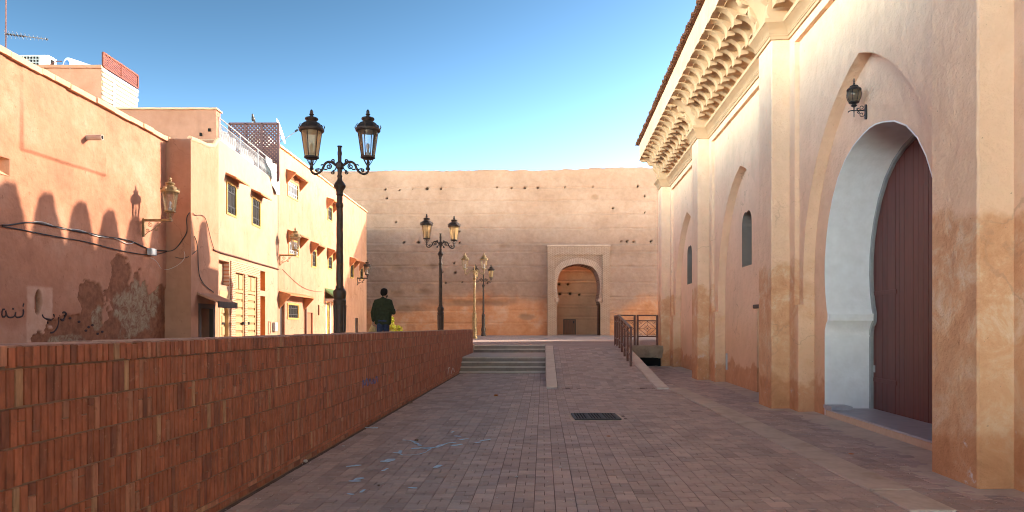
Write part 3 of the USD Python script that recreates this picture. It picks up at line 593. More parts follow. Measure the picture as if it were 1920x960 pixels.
def roof_tile(t, w):
    rows = []
    for o, z, r in ((1.245 + R.uniform(-.02, .02), 8.955 + R.uniform(-.008, .008), w), (0.80, 9.035, w * .9)):
        rows += [[t + r * math.cos(q), o, z + r * 0.95 * math.sin(q)] for q in half] + [[t + (r - .018) * math.cos(q), o, z + (r - .018) * 0.95 * math.sin(q)] for q in half[::-1]]
    n = 14; f = [[i, (i + 1) % n, n + (i + 1) % n, n + i] for i in range(n)]; f += [[i, 13 - i, 12 - i, i + 1] for i in range(6)]
    return MQ((np.array(rows), np.array(f)))
t = 6.5
while t < 29.4: obj('tile', roof_tile(t, .075), 'roof_tile', roof, smooth=50); t += .172 * R.uniform(.95, 1.05)
hollow = []
t = 6.5 + .086
while t < 29.4: hollow.append(MQ(bx(t - .07, t + .07, .85, 1.19 + R.uniform(-.01, .02), 8.95, 8.985))); t += .172
obj('tile_channel', hollow, 'roof_tile', roof)
# unseen hall set so its merlons shadow the street wall; unseen wing added for shade
obj('unseen_hall', bx(7.6, 22, 12, 29.7, 0, 10.24), 'mosque_plaster', mosque)
for k in range(-12, 7):
    yc = 22.39 + 1.16 * k
    if yc < 12.5: continue
    v = [[x, yc + s * h, z] for x in (7.6, 8.05) for s in (-1, 1) for z, h in ((10.22, .53), (11.36, .15))]
    obj('merlon', cat_([manifold3d.Manifold.hull_points(np.array(v))]), 'mosque_plaster', mosque)
obj('added_shade_wing', bx(8.35, 22, 29.72, 38.7, 0, 8.1), 'mosque_plaster', mosque)
# windows, the small dark doorway
for i in (3, 4):
    c = sum(BAYS[i]) / 2 + (0.15 if i == 3 else 0.6); w = obj('window', MQ(bx(c - .5, c + .5, -1.0, -.96, 3.0, 4.5)), 'dark_void', mosque)
    fr_ = pointed(c, 0.468, 4.12, 0.299, 8, foot=3.082); obj('reveal', MQ(ext(fr_.difference(fr_.buffer(-.012)), -.95, -.288)), 'window_reveal', w)
d2 = obj('side_door', MQ(bx(15.5, 17.1, -.62, -.58, 0, 2.05)), 'dark_wood', mosque); obj('lintel', MQ(rbx(15.4, 17.25, -.33, -.235, 2.0, 2.09)), 'dark_wood', d2)
obj('meter_plate', MQ(rbx(20.02, 20.14, -.30, -.262, 0.36, 0.82, .006)), 'white_metal', mosque)
# the great door
door = obj('great_door', MQ(ext(horseshoe(c1).buffer(-.01), -1.16, -1.13)), 'door_plank', mosque, label='tall dark red plank door in a white horseshoe doorway')
hs = horseshoe(c1).buffer(-.012)
x = c1 - 1.95
while x < c1 + 1.95:
    p = hs.intersection(sbox(x + .004, 0.14, x + .146, 5))
    if not p.is_empty and p.area > .01: obj('plank', MQ(ext(p, -1.1295, -1.095 + R.uniform(-.003, .003))), 'door_plank', door)
    x += .15
for zz_ in (0.62, 2.12): obj('strap_hinge', MQ(rbx(c1 + 1.0, c1 + 1.88, -1.10, -1.082, zz_, zz_ + .07, .004)), 'door_plank', door)
obj('lock_plate', MQ(rbx(c1 + 1.80, c1 + 1.85, -1.10, -1.084, .78, .90, .004)), 'white_metal', door)
obj('door_stop', MQ(ext(hs.difference(hs.buffer(-.07)).intersection(sbox(0, .14, 20, 5)), -1.09, -1.04)), 'grey_metal', door)
lin = horseshoe(c1); inner = lin.buffer(-.02)
rv_ = obj('door_reveal', MQ(ext(lin.buffer(-.001).difference(inner), -1.135, -.284)), 'white_paint_wall', mosque, smooth=25)
for za, zb, gr_ in ((1.68, 1.80, .062), (1.40, 1.43, .035)):
    im = lin.difference(lin.buffer(-gr_)).intersection(sbox(0, za, 20, zb))
    for g_ in im.geoms: obj('impost_moulding', MQ(ext(g_, -1.10, -.30)), 'white_paint_wall', rv_)
thr = obj('threshold', MQ(rbx(c1 - 1.93, c1 + 1.87, -1.13, -.275, -.02, .115, .008)), 'threshold_stone', mosque)
obj('marble_slab', MQ(rbx(c1 - 1.93, c1 + 1.875, -1.13, -.268, .1155, .142, .006)), 'marble', thr)
obj('marble_block', MQ(rbx(c1 + 1.55, c1 + 1.925, -.62, -.262, .1425, .205, .006)), 'marble', thr)

# ------------------------------------------------------------------ displaced wall faces
def relief(frame, ts, zs, disp, tone=None, skip=None):
    """A wall face as a fine grid: disp and tone are functions of the (n, 2) points (t, z)."""
    tt, zz = np.meshgrid(ts, zs, indexing='ij'); q = np.c_[tt.ravel(), zz.ravel()]; o = disp(q); n, k = len(ts), len(zs)
    v = np.c_[q[:, 0], o, q[:, 1]]; v = v @ frame.m[:3, :3].T + frame.m[:3, 3]
    i, j = np.meshgrid(np.arange(n - 1), np.arange(k - 1), indexing='ij'); a = (i * k + j).ravel(); f = np.stack([a, a + 1, a + k + 1, a + k], 1)
    if skip is not None: f = f[~skip(q[f].mean(1))]
    f = meshkit.arrays((v, f), False)[1]
    e = np.cross(v[f[0, 1]] - v[f[0, 0]], v[f[0, 2]] - v[f[0, 0]])
    if e @ (frame.m[:3, 1]) < 0: f = f[:, ::-1]
    return trimesh.Trimesh(v, f, process=False), (tone(q) if tone is not None else None), o
def q3(q, s=0.0): return np.c_[q[:, 0], np.full(len(q), s), q[:, 1]]

# ------------------------------------------------------------------ the great rammed-earth wall across the end
FY = 51.5
FS = FPX / FY
fx = lambda px: (px - HX) / FS
fz = lambda py: EYE + (HY - py) / FS
FW = Frame(0, 0, 1); FW.m = np.eye(4); FW.m[:3, 0] = (1, 0, 0); FW.m[:3, 1] = (0, -1, 0); FW.m[:3, 3] = (0, FY, 0)
gw = thing('city_wall', 'tall rammed earth wall with putlog holes closing the square', 'wall')
LIFT = [fz(p) for p in (352, 376, 401, 428, 457, 472, 499, 529, 557, 583, 606)]
HOLES = [(115, 147), (185, 150), (250, 145), (322, 143), (391, 143), (673, 135), (746, 140), (812, 138), (877, 137), (1012, 136), (1152, 133), (1378, 130), (122, 191), (1412, 179), (1252, 240), (1412, 262), (167, 312), (483, 357), (483, 412), (205, 413), (278, 411), (1293, 407), (1323, 407), (1355, 408), (1443, 406), (457, 516), (463, 564), (400, 562), (497, 612), (415, 616), (625, 615)]
HOLES = [(fx(680 + a / 2.667), fz(300 + b / 2.667)) for a, b in HOLES]
HR, HA = rng.uniform(.045, .085, len(HOLES)), rng.uniform(.7, 1.35, len(HOLES))
SCARS = [(fx(680 + a / 2.667), fz(300 + b / 2.667), w) for a, b, w in ((170, 540, .5), (175, 670, .5), (305, 662, .6), (340, 532, .45), (705, 430, .5), (1162, 186, .3), (640, 715, 2.2), (480, 716, 2.0), (240, 745, 1.6), (820, 785, .7))]
def wall_top(x): return 12.86 + 0.012 * x + 0.22 * fb(np.c_[x, 0 * x, 0 * x], 0.35, 4) + 0.14 * fb(np.c_[x, 0 * x, 0 * x], 1.6, 6)
def far_disp(q):
    p = q3(q); o = 0.16 * fb(p, 0.22, 11) + 0.09 * fb(p, 1.0, 12) + 0.035 * fb(p, 4.5, 13)
    for k, L in enumerate(LIFT):
        zl = L + 0.10 * fb(np.c_[q[:, 0], q[:, 0] * 0, q[:, 0] * 0], 0.18, 20 + k) + 0.05 * fb(np.c_[q[:, 0], q[:, 0] * 0, q[:, 0] * 0], 1.3, 40 + k)
        s = 0.4 + 1.2 * meshkit.fbm(np.c_[q[:, 0], q[:, 0] * 0, q[:, 0] * 0] * 0.5, 3, 60 + k); d = q[:, 1] - zl
        o -= 0.06 * s * np.exp(-(d / 0.04) ** 2); o += 0.014 * s * np.exp(-((d + 0.12) / 0.09) ** 2)
        if k in (4,): o += -0.06 * s * sstep(-0.03, 0.05, d)
    for x, z, w in SCARS: o -= 0.09 * np.exp(-(((q[:, 0] - x) / w) ** 2 + ((q[:, 1] - z) / 0.2) ** 2)) * (0.5 + meshkit.fbm(p * 3, 3, 5))
    for k, (x, z) in enumerate(HOLES): o -= 0.26 * (1 - sstep(HR[k] * .55, HR[k] * 1.15, np.hypot((q[:, 0] - x) * HA[k], (q[:, 1] - z)) + .05 * fb(p, 9.0, 90 + k, 2)))
    zt = wall_top(q[:, 0]); o -= 0.55 * sstep(-0.16, 0.0, q[:, 1] - zt) ** 2
    o += 0.10 * sstep(1.9, 0.9, q[:, 1]) * meshkit.fbm(p * 1.1, 3, 15)
    return o
def far_tone(q):
    p = q3(q); r = np.zeros(len(q)); g_ = np.zeros(len(q))
    for x, z, w in SCARS: r = np.maximum(r, sstep(0.25, 0.8, np.exp(-(((q[:, 0] - x) / w) ** 2 + ((q[:, 1] - z) / 0.25) ** 2)) * (0.4 + 1.2 * meshkit.fbm(p * 2.5, 4, 5))))
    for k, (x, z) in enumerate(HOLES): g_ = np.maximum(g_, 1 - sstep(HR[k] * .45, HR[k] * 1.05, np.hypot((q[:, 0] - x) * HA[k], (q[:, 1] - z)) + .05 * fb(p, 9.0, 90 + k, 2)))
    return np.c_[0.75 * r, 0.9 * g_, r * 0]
GC, GHW = fx(1084.5), (1143 - 1027) / 2 / FS
ts = np.arange(-17, 14, 0.055); zs = np.r_[np.arange(0.7, 12.7, 0.05), np.linspace(12.7, 13.1, 14)]
m, t, o_ = relief(FW, ts, zs, far_disp, far_tone, skip=lambda c: (np.abs(c[:, 0] - GC) < GHW - 0.12) & (c[:, 1] < fz(464)))
v = np.array(m.vertices); v[:, 2] = np.minimum(v[:, 2], wall_top(v[:, 0])); m = trimesh.Trimesh(v, m.faces, process=False)
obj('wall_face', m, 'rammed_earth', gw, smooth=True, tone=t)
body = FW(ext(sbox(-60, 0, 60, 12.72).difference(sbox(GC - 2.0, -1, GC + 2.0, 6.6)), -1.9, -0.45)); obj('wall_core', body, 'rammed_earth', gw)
# brick gateway
gate = thing('brick_gateway', 'brick horseshoe gateway set in the tall earth wall', 'gateway')
def gz(py): return fz(py)
def horse2(grow=0.0):
    prof = [(1.545, -1), (1.545, gz(572)), (1.50, gz(570)), (1.47, gz(565)), (1.42, gz(561)), (1.46, gz(556)), (1.51, gz(549)), (1.54, gz(542)), (1.535, gz(534)), (1.49, gz(525)), (1.40, gz(516)), (1.25, gz(508)), (1.03, gz(502)), (0.73, gz(498.5)), (0.4, gz(496.3)), (0.12, gz(495))]
    p = Polygon([(GC - x, z) for x, z in prof] + [(GC + x, z) for x, z in prof[::-1]]); return p.buffer(grow) if grow else p
op = horse2()
outer = sbox(GC - GHW, 0.8, GC + GHW, gz(463)); alfz = sbox(GC - 1.72, gz(568), GC + 1.72, gz(478.5))
obj('surround', FW(ext(outer.difference(alfz.union(op)), -0.9, 0.24)), 'gate_brick', gate)
obj('spandrel', FW(ext(outer.difference(op), -1.9, 0.085)), 'gate_brick', gate)
obj('cap', FW(rbx(GC - GHW - .04, GC + GHW + .04, -.2, .31, gz(463), gz(463) + .12, .02)), 'voussoir_brick', gate)
ring = horse2(0.42).intersection(alfz).difference(op); vs = []
cz = gz(541)
for k in range(64):
    a0, a1 = math.radians(-24 + 228 * k / 64), math.radians(-24 + 228 * (k + .74) / 64)
    w = Polygon([(GC, cz), (GC + 6 * math.cos(a0), cz + 6 * math.sin(a0)), (GC + 6 * math.cos(a1), cz + 6 * math.sin(a1))])
    p = ring.intersection(w)
    if not p.is_empty: vs.append(ext(p, 0.07, 0.135 + R.uniform(0, .03)))
obj('voussoirs', FW(vs), 'voussoir_brick', gate, kind='stuff')
for s in (-1, 1): obj('impost', FW(rbx(GC + s * 1.36, GC + s * 1.66, -.9, .16, gz(566), gz(560), .03)), 'voussoir_brick', gate)
# the yard wall seen through the gate
bw2 = thing('yard_wall', 'shaded earth wall with a small wooden door seen through the gateway', 'wall')
YB = Frame(0, 0, 1); YB.m = np.eye(4); YB.m[:3, 0] = (1, 0, 0); YB.m[:3, 1] = (0, -1, 0); YB.m[:3, 3] = (0, 56.4, 0)
sc_ = 56.4 / FY
bh = [(fx(1000 + a / 4.8) * sc_, EYE + (HY - (440 + b / 4.8)) / FS * sc_) for a, b in ((232, 447), (312, 447), (240, 535), (330, 533), (413, 541))]
bl = [EYE + (HY - p) / FS * sc_ for p in (506, 527, 551, 573, 594)]
def yard_disp(q):
    p = q3(q, 3.0); o = 0.12 * fb(p, 0.4, 71) + 0.05 * fb(p, 2.2, 72)
    for k, L in enumerate(bl): d = q[:, 1] - L - .06 * fb(np.c_[q[:, 0], q[:, 0] * 0, q[:, 0] * 0], .5, 80 + k); o += -0.05 * np.exp(-(d / .05) ** 2) + .03 * np.exp(-((d + .12) / .07) ** 2)
    for x, z in bh: o -= 0.25 * (1 - sstep(.06, .13, np.hypot(q[:, 0] - x, q[:, 1] - z)))
    return o
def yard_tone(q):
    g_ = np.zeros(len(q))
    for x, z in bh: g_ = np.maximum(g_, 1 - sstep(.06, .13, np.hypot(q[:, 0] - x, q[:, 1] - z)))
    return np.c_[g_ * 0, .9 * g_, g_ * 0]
m, t, _ = relief(YB, np.arange(1.0, 9, .06), np.arange(.7, 9.4, .05), yard_disp, yard_tone); obj('wall_face', m, 'yard_earth', bw2, smooth=True, tone=t)
obj('wall_core', [bx(-4, 14, 56.7, 57.6, 0, 9.4)], 'yard_earth', bw2)
for x in (1.2, 8.2): obj('added_side_wall', bx(x - .4, x + .4, 53.4, 56.75, 0, 9.4), 'yard_earth', bw2)  # out of view, added to keep sky light off the yard
nd = (fx(1057.5) * sc_, fx(1078) * sc_, EYE + (HY - 600) / FS * sc_)
d = obj('small_door', YB(bx(nd[0] - .06, nd[1] + .06, -.05, .10, .8, nd[2] + .06)), 'dark_wood', bw2)
for k in range(4): w = (nd[1] - nd[0]) / 4; obj('plank', YB(rbx(nd[0] + k * w + .006, nd[0] + (k + 1) * w - .006, .08, .125, .85, nd[2], .008)), 'niche_door', d)
obj('lock', YB(rbx(nd[1] - .16, nd[1] - .06, .12, .16, 1.75, 1.95, .01)), 'black_iron', d)

# ------------------------------------------------------------------ left: the old street wall
LW = Frame(-9.86, 0.006, 1)
lt = lambda px: LW.T(px); lz = lambda px, py: LW.Z(px, py)
lw = thing('street_wall', 'old orange plastered street wall with crumbling patches in its lower part', 'wall')
def ell(q, px, py, rx, rz): return 1 - np.hypot((q[:, 0] - lt(px)) / rx, (q[:, 1] - lz(px, py)) / rz)
def l_masks(q):
    p = q3(q, 1.0); n1 = fb(p, 1.6, 31, 5); n2 = fb(p, 4.5, 32, 5); nn = n1 * 1.1 + n2 * .6
    bare = np.maximum.reduce([ell(q, 228, 520, .52, .62), ell(q, 250, 590, 1.45, 1.05), ell(q, 172, 580, .50, .65), ell(q, 150, 612, 1.0, .32), ell(q, 140, 640, 1.3, .35), ell(q, 296, 600, .8, .9)]) + nn * 1.0
    r = sstep(-0.02, 0.05, bare)
    rub = np.maximum.reduce([ell(q, 255, 582, 1.05, .78), ell(q, 282, 560, .6, .7), ell(q, 184, 596, .26, .3), ell(q, 135, 645, .9, .22)]) + fb(p, 2.4, 33, 5) * 1.15 + n2 * .5
    g_ = sstep(0.0, 0.22, rub) * r
    dx = np.abs(q[:, 0] - lt(75)) - .40 + .05 * n2; b = sstep(.05, -.03, dx) * sstep(lz(75, 537) + .03, lz(75, 537) - .04, q[:, 1] + .12 * n1) * .75
    b = np.maximum(b, sstep(lz(100, 612) + .1, lz(100, 612) - .15, q[:, 1] + .5 * n1) * .35 * (q[:, 0] < lt(230)))
    return r, g_, b
def l_disp(q):
    p = q3(q, 1.0); r, g_, b = l_masks(q)
    o = .085 * fb(p, .45, 34) + .045 * fb(p, 1.7, 35) + .016 * fb(p, 7, 36, 3)
    o += -.035 * r + .03 * g_ * (fb(p, 6, 37) * 1.6)
    # the ledge where a thicker coat of plaster ends, upper left
    t0, t1 = lt(38), lt(197); zl = lz(48, 283) + (q[:, 0] - lt(48)) * (lz(197, 330) - lz(48, 283)) / (lt(197) - lt(48))
    ins = sstep(t0 - .03, t0 + .05, q[:, 0]) * sstep(t1 + .05, t1 - .03, q[:, 0]); o += .055 * ins * sstep(-.03, .03, q[:, 1] - zl + .04 * fb(p, 1.5, 38)) * sstep(2.0, .2, q[:, 1] - zl)
    o -= .12 * np.maximum(0, sstep(.1, .3, 1 - np.hypot((q[:, 0] - lt(71)) / .12, (q[:, 1] - lz(71, 567)) / .30)))      # little oval niche
    return o
def l_tone(q):
    r, g_, b = l_masks(q); k = sstep(.1, .3, 1 - np.hypot((q[:, 0] - lt(71)) / .12, (q[:, 1] - lz(71, 567)) / .30)); return np.c_[r * (1 - k), np.maximum(g_, k), b * (1 - k)]
ZL = 6.80
wn0, wn1, wz0, wz1 = lt(-22), lt(17), lz(8, 328), lz(8, 296)
wins = lambda c: (c[:, 0] > wn0) & (c[:, 0] < wn1) & (c[:, 1] > wz0) & (c[:, 1] < wz1)
m, t, _ = relief(LW, np.r_[np.arange(6, 12.6, .2), np.arange(12.8, 20.31, .026)], np.arange(.75, ZL + .02, .026), l_disp, l_tone, skip=wins)
obj('wall_face', m, 'street_wall_plaster', lw, smooth=True, tone=t)
obj('wall_core', LW(ext(sbox(-12, .3, 20.3, ZL).difference(sbox(wn0, wz0, wn1, wz1)), -.6, -.09)), 'street_wall_plaster', lw)
wv = []
for (t0, t1, z0, z1) in ((wn0, wn1, wz0, wz1),):
    F_ = [(t0, .01, z0), (t1, .01, z0), (t1, .01, z1), (t0, .01, z1), (t0 + .04, -.4, z0 + .3), (t1 - .22, -.4, z0 + .3), (t1 - .22, -.4, z1 - .02), (t0 + .04, -.4, z1 - .02)]
    wn = obj('niche', LW((np.array(F_), np.array([[0, 1, 5, 4], [1, 2, 6, 5], [2, 3, 7, 6], [3, 0, 4, 7]]))), 'coping_plaster', lw)
    obj('shutter', LW(bx(t0, t1, -.41, -.39, z0 - .1, z1 + .1)), 'dark_wood', wn)
# rounded broken coping along its top
y = 6.0
while y < 20.3:
    L = rng.uniform(.35, .9); z0 = ZL + rng.uniform(-.012, .012); e = min(y + L, 20.32)
    m = cat_([rbx_ for rbx_ in [rough(y, e - .004, -.45, .085 + rng.uniform(-.012, .02), z0 - .015, z0 + .105, .035, int(y * 37) % 900, .08)]])
    obj('coping', LW(m), 'coping_plaster', lw, smooth=35); y += L
pp = LW.pt(lt(161), -.05, lz(161, 258)); pe = pp + np.array([.44, -.02, .0])
th = np.arange(16) * 2 * PI / 16
spout = obj('rain_spout', tube([pp, pe], .062, 12), 'concrete', lw, smooth=40); obj('bore', tube([pe + np.array([-.02, 0, 0]), pe + np.array([.002, 0, 0])], .047, 12), 'dark_void', spout)
def on_wall(px, py, lift=.0):
    t, z = lt(px), lz(px, py); return LW.pt(t, l_disp(np.array([[t, z]]))[0] + lift, z)
def stroke(pts, r):
    q = smooth_path([on_wall(a, b, -r * .45) for a, b in pts], 26) if len(pts) > 2 else np.array([on_wall(a, b, -r * .45) for a, b in pts]); return tube(q, r, 6)
cr = lambda L: [(a / 6.0, 530 + b / 6.0) for a, b in L]
graf = thing('graffiti', 'black sprayed Arabic writing on the left wall', 'graffiti')
for L, r in (([(705, 345), (728, 332), (748, 350), (750, 385), (738, 412), (702, 410)], .022), ([(668, 362), (680, 395), (678, 450), (662, 505), (636, 545), (585, 562)], .018), ([(482, 358), (492, 385), (520, 405), (570, 416), (608, 410), (612, 380), (606, 355)], .018), ([(560, 440), (560, 462)], .020),
             ([(252, 300), (258, 340), (246, 375), (215, 388), (172, 385), (160, 360), (162, 330), (158, 370), (140, 386), (75, 380), (60, 345), (52, 310), (58, 350), (50, 380), (20, 380), (12, 340), (22, 300), (42, 300)], .017), ([(125, 292), (140, 296)], .016), ([(262, 235), (250, 270)], .016)):
    obj('letter', stroke(cr(L), r * 1.35), 'spray_black', graf, smooth=True)
for a, b in ((985, 540), (1010, 500), (1050, 478), (1115, 575), (1165, 552), (905, 440), (810, 400)): obj('paint_blot', trimesh.Trimesh(*[(trimesh.creation.icosphere(2, 1).vertices * [.012, .055, .028] + on_wall(a / 6, 530 + b / 6, .002)), trimesh.creation.icosphere(2, 1).faces], process=False), 'spray_black', graf, smooth=True)

# ------------------------------------------------------------------ left: the cream house and the rose house
H2, H3 = Frame(-7.95, -0.055, 1), Frame(-9.78, 0.007, 1)
def rect(F, px0, py0, px1, py1):
    """The wall rectangle seen between two picture corners: t0, t1, z0 (bottom), z1 (top)."""
    pm = (px0 + px1) / 2; return F.T(px0), F.T(px1), F.Z(pm, py1), F.Z(pm, py0)
def grille(F, t0, t1, z0, z1, o, fine=0.085):
    out = []; w, h = t1 - t0, z1 - z0; b = .009
    for x in np.arange(t0 + fine, t1 - .02, fine): out.append(bx(x - b, x + b, o, o + .012, z0, z1))
    for z in (z0 + .24 * h, z0 + .27 * h, z0 + .73 * h, z0 + .76 * h, z0 + .03 * h, z1 - .03 * h): out.append(bx(t0, t1, o + .012, o + .022, z - b, z + b))
    n = max(2, int(w / .24))
    for zc in (z0 + .135 * h, z0 + .865 * h):
        for k in range(n):
            c = t0 + (k + .5) * w / n; r = min(w / n, .2 * h) * .42; q = np.linspace(0, 2 * PI, 9)
            ring = Polygon(np.c_[c + r * np.cos(q), zc + r * np.sin(q)]); out.append(ext(ring.difference(ring.buffer(-.022)), o + .012, o + .026))
            for a in (PI / 4, -PI / 4): out.append(bar((c - r * math.cos(a), o + .018, zc - r * math.sin(a)), (c + r * math.cos(a), o + .018, zc + r * math.sin(a)), .016))
    return F(out)
def window(house, F, r, frame='yellow_frame', fw=.06, o=0.0, pane='window_dark', white=False):
    t0, t1, z0, z1 = r; p = sbox(t0, z0, t1, z1)
    w = obj('window', F(ext(p.difference(p.buffer(-fw, join_style=2)), o - .06, o + .025)), frame, house)
    obj('pane', F(bx(t0 + fw * .5, t1 - fw * .5, o - .055, o - .045, z0 + fw * .5, z1 - fw * .5)), pane, w)
    obj('grille', grille(F, t0 + fw, t1 - fw, z0 + fw, z1 - fw, o - .03), 'white_metal' if white else 'grille_black', w); return w
def hood_thin(house, F, t0, t1, z, d=.34, m='hood_terracotta'):
    v = [(t, o, zz) for t in (t0, t1) for o, zz in ((0, z + .10), (0, z + .02), (d, z - .10), (d, z - .05))]
    return obj('hood', F(manifold3d.Manifold.hull_points(np.array(v))), m, house)
def hood_box(house, F, t0, t1, z, h=.52, d=.40, m='hood_terracotta', roofm=None):
    v = [(t, o, zz) for t in (t0, t1) for o, zz in ((0, z + .16), (0, z + .10), (d, z - .04), (d, z + .02))]
    hd = obj('hood', F(manifold3d.Manifold.hull_points(np.array(v))), roofm or m, house)
    for a, b in ((t0 + .003, t0 + .06), (t1 - .06, t1 - .003)):
        obj('cheek', F(manifold3d.Manifold.hull_points(np.array([(t, o, zz) for t in (a, b) for o, zz in ((-.002, z + .09), (d - .012, z - .05), (-.002, z - h))]))), m, hd)
    return hd
def door_panels(parent, F, t0, t1, z0, z1, rows, o, m, cols=1):
    for k in range(rows):
        for c in range(cols):
            a, b = z0 + (z1 - z0) * k / rows, z0 + (z1 - z0) * (k + 1) / rows; x0, x1 = t0 + (t1 - t0) * c / cols, t0 + (t1 - t0) * (c + 1) / cols
            obj('panel', F(rbx(x0 + .05, x1 - .05, o - .01, o + .035, a + .035, b - .035, .015)), m, parent)

h2 = thing('cream_house', 'cream plastered house with twin tall wooden doors and roof railing', 'house')
RC = {'r1': rect(H2, 410, 489, 430, 535), 'r2': rect(H2, 486, 508, 497, 545), 'r3': rect(H2, 486, 555, 497, 640), 'dark': (20.98, 22.02, .7, 2.12), 'arch': (22.62, 23.55, .7, 2.70), 'w1': rect(H2, 424, 344, 443, 405), 'w2': rect(H2, 472, 372, 488, 425)}
RC['r3'] = (RC['r3'][0], RC['r3'][1], .7, 2.71)
T2 = [24.07, 25.08, 25.37, 26.5]
w2 = Polygon([(22.52, .7), (29.5, .7), (29.5, 7.42), (22.52, 7.42)])
hol = unary_union([sbox(*[RC[k][i] for i in (0, 2, 1, 3)]) for k in ('r1', 'r2', 'r3', 'arch', 'w1', 'w2')] + [sbox(T2[0], .7, T2[1], 3.37), sbox(T2[2], .7, T2[3], 3.37)])
obj('wall', H2(ext(w2.difference(hol), -.20, 0.0)), 'house_cream', h2)
obj('wall', H2(ext(w2, -1.2, -.2005)), 'house_cream', h2)
cw = Polygon([(20.3, .7), (22.52, .7), (22.52, 7.40), (22.2, 7.12), (21.6, 6.98), (21.0, 6.93), (20.3, 6.86)])
obj('corner_wall', H2(ext(cw.difference(sbox(20.98, .7, 22.02, 2.12)), -1.2, 0.012)), 'house_corner', h2)
pts = [(20.3, 6.86), (21.0, 6.93), (21.6, 6.98), (22.2, 7.12), (22.52, 7.40)]
obj('coping', H2(tube([(t, -.02, z + .02) for t, z in pts], .07, 8)), 'coping_plaster', h2, smooth=50)
obj('house_core', [bx(-40, -10.3, 22.9, 29.3, .8, 6.9), bx(-40, -10.6, 8, 22.6, .8, 6.6)], 'roof_plaster', h2)
obj('jamb', H2(bx(RC['r1'][1] - .006, RC['r1'][1] + .004, -.19, .0, RC['r1'][2] + .01, RC['r1'][3] - .01)), 'doorway_brick', h2)
for k in ('r2', 'r3'): obj('jamb', H2(bx(RC[k][1] - .012, RC[k][1] + .004, -.199, .004, max(.8, RC[k][2]) + .005, RC[k][3] - .005)), 'orange_paint', h2)
por = sbox(23.64, .8, 26.86, 3.73).difference(unary_union([sbox(T2[0], .7, T2[1], 3.37), sbox(T2[2], .7, T2[3], 3.37)]))
obj('brick_portal', H2(ext(por, -.05, .035)), 'doorway_brick', h2)
for k in (0, 2):
    d = obj('tall_door', H2(bx(T2[k], T2[k + 1], -.10, -.06, .8, 3.37)), 'old_wood_dark', h2); a, b = T2[k], T2[k + 1]
    obj('stile', H2(rbx(a, a + .09, -.10, -.012, .8, 3.37, .008)), 'old_wood', d); obj('stile', H2(rbx(b - .09, b, -.10, -.012, .8, 3.37, .008)), 'old_wood', d)
    door_panels(d, H2, a + .05, b - .05, .85, 2.72, 7, -.06, 'old_wood'); door_panels(d, H2, a + .05, b - .05, 2.80, 3.36, 1, -.06, 'old_wood', 2)
    obj('rail', H2(rbx(a + .09, b - .09, -.10, -.005, 2.71, 2.81, .01)), 'old_wood', d)
    obj('handle', H2(rbx(b - .2 if k == 0 else a + .06, b - .06 if k == 0 else a + .2, -.012, .05, 1.62, 1.72, .01)), 'black_iron', d)
a, b = RC['arch'][0], RC['arch'][1]; d = obj('arched_door', H2(bx(a, b, -.16, -.12, .8, 2.70)), 'old_wood', h2)
arc = affinity.translate(pointed(0, .33, 1.9, .45), (a + b) / 2 + .02, 0); obj('door_frame', H2(ext(sbox(a, .8, b, 2.70).difference(arc), -.16, .012)), 'old_wood', d); door_panels(d, H2, a + .12, b - .12, .9, 2.3, 4, -.12, 'old_wood', 2)
obj('knocker', H2(rbx(a + .38, a + .6, -.09, -.03, 1.62, 1.70, .01)), 'black_iron', d)
window(h2, H2, RC['w1']); hood_thin(h2, H2, RC['w1'][0] - .05, RC['w1'][1] + .35, RC['w1'][3] + .16); window(h2, H2, RC['w2']); hood_thin(h2, H2, RC['w2'][0] - .05, RC['w2'][1] + .35, RC['w2'][3] + .16)
obj('dark_doorway', H2(bx(20.98, 22.02, -.62, -.6, .7, 2.12)), 'dark_void', h2)
obj('door_surround', H2(ext(sbox(20.86, .8, 22.14, 2.24).difference(sbox(21.02, .7, 21.98, 2.10)), -.08, .04)), 'dark_wood', h2)
aw = obj('awning', H2(manifold3d.Manifold.hull_points(np.array([(t, o, z) for t in (20.75, 22.35) for o, z in ((0, 2.56), (0, 2.5), (.62, 2.24), (.62, 2.30))]))), 'house_corner', h2)
obj('awning_fringe', H2(rough(20.74, 22.36, .60, .65, 2.12, 2.30, .03, 4, .05)), 'dark_wood', aw)
obj('meter_box', H2(rbx(28.62, 28.98, 0, .12, 1.36, 1.72, .015)), 'white_metal', h2)
p = sbox(28.0, 1.25, 28.36, 1.76); obj('cover_plate', H2(ext(p.difference(p.buffer(-.035)), -.01, .022)), 'house_rose', h2)
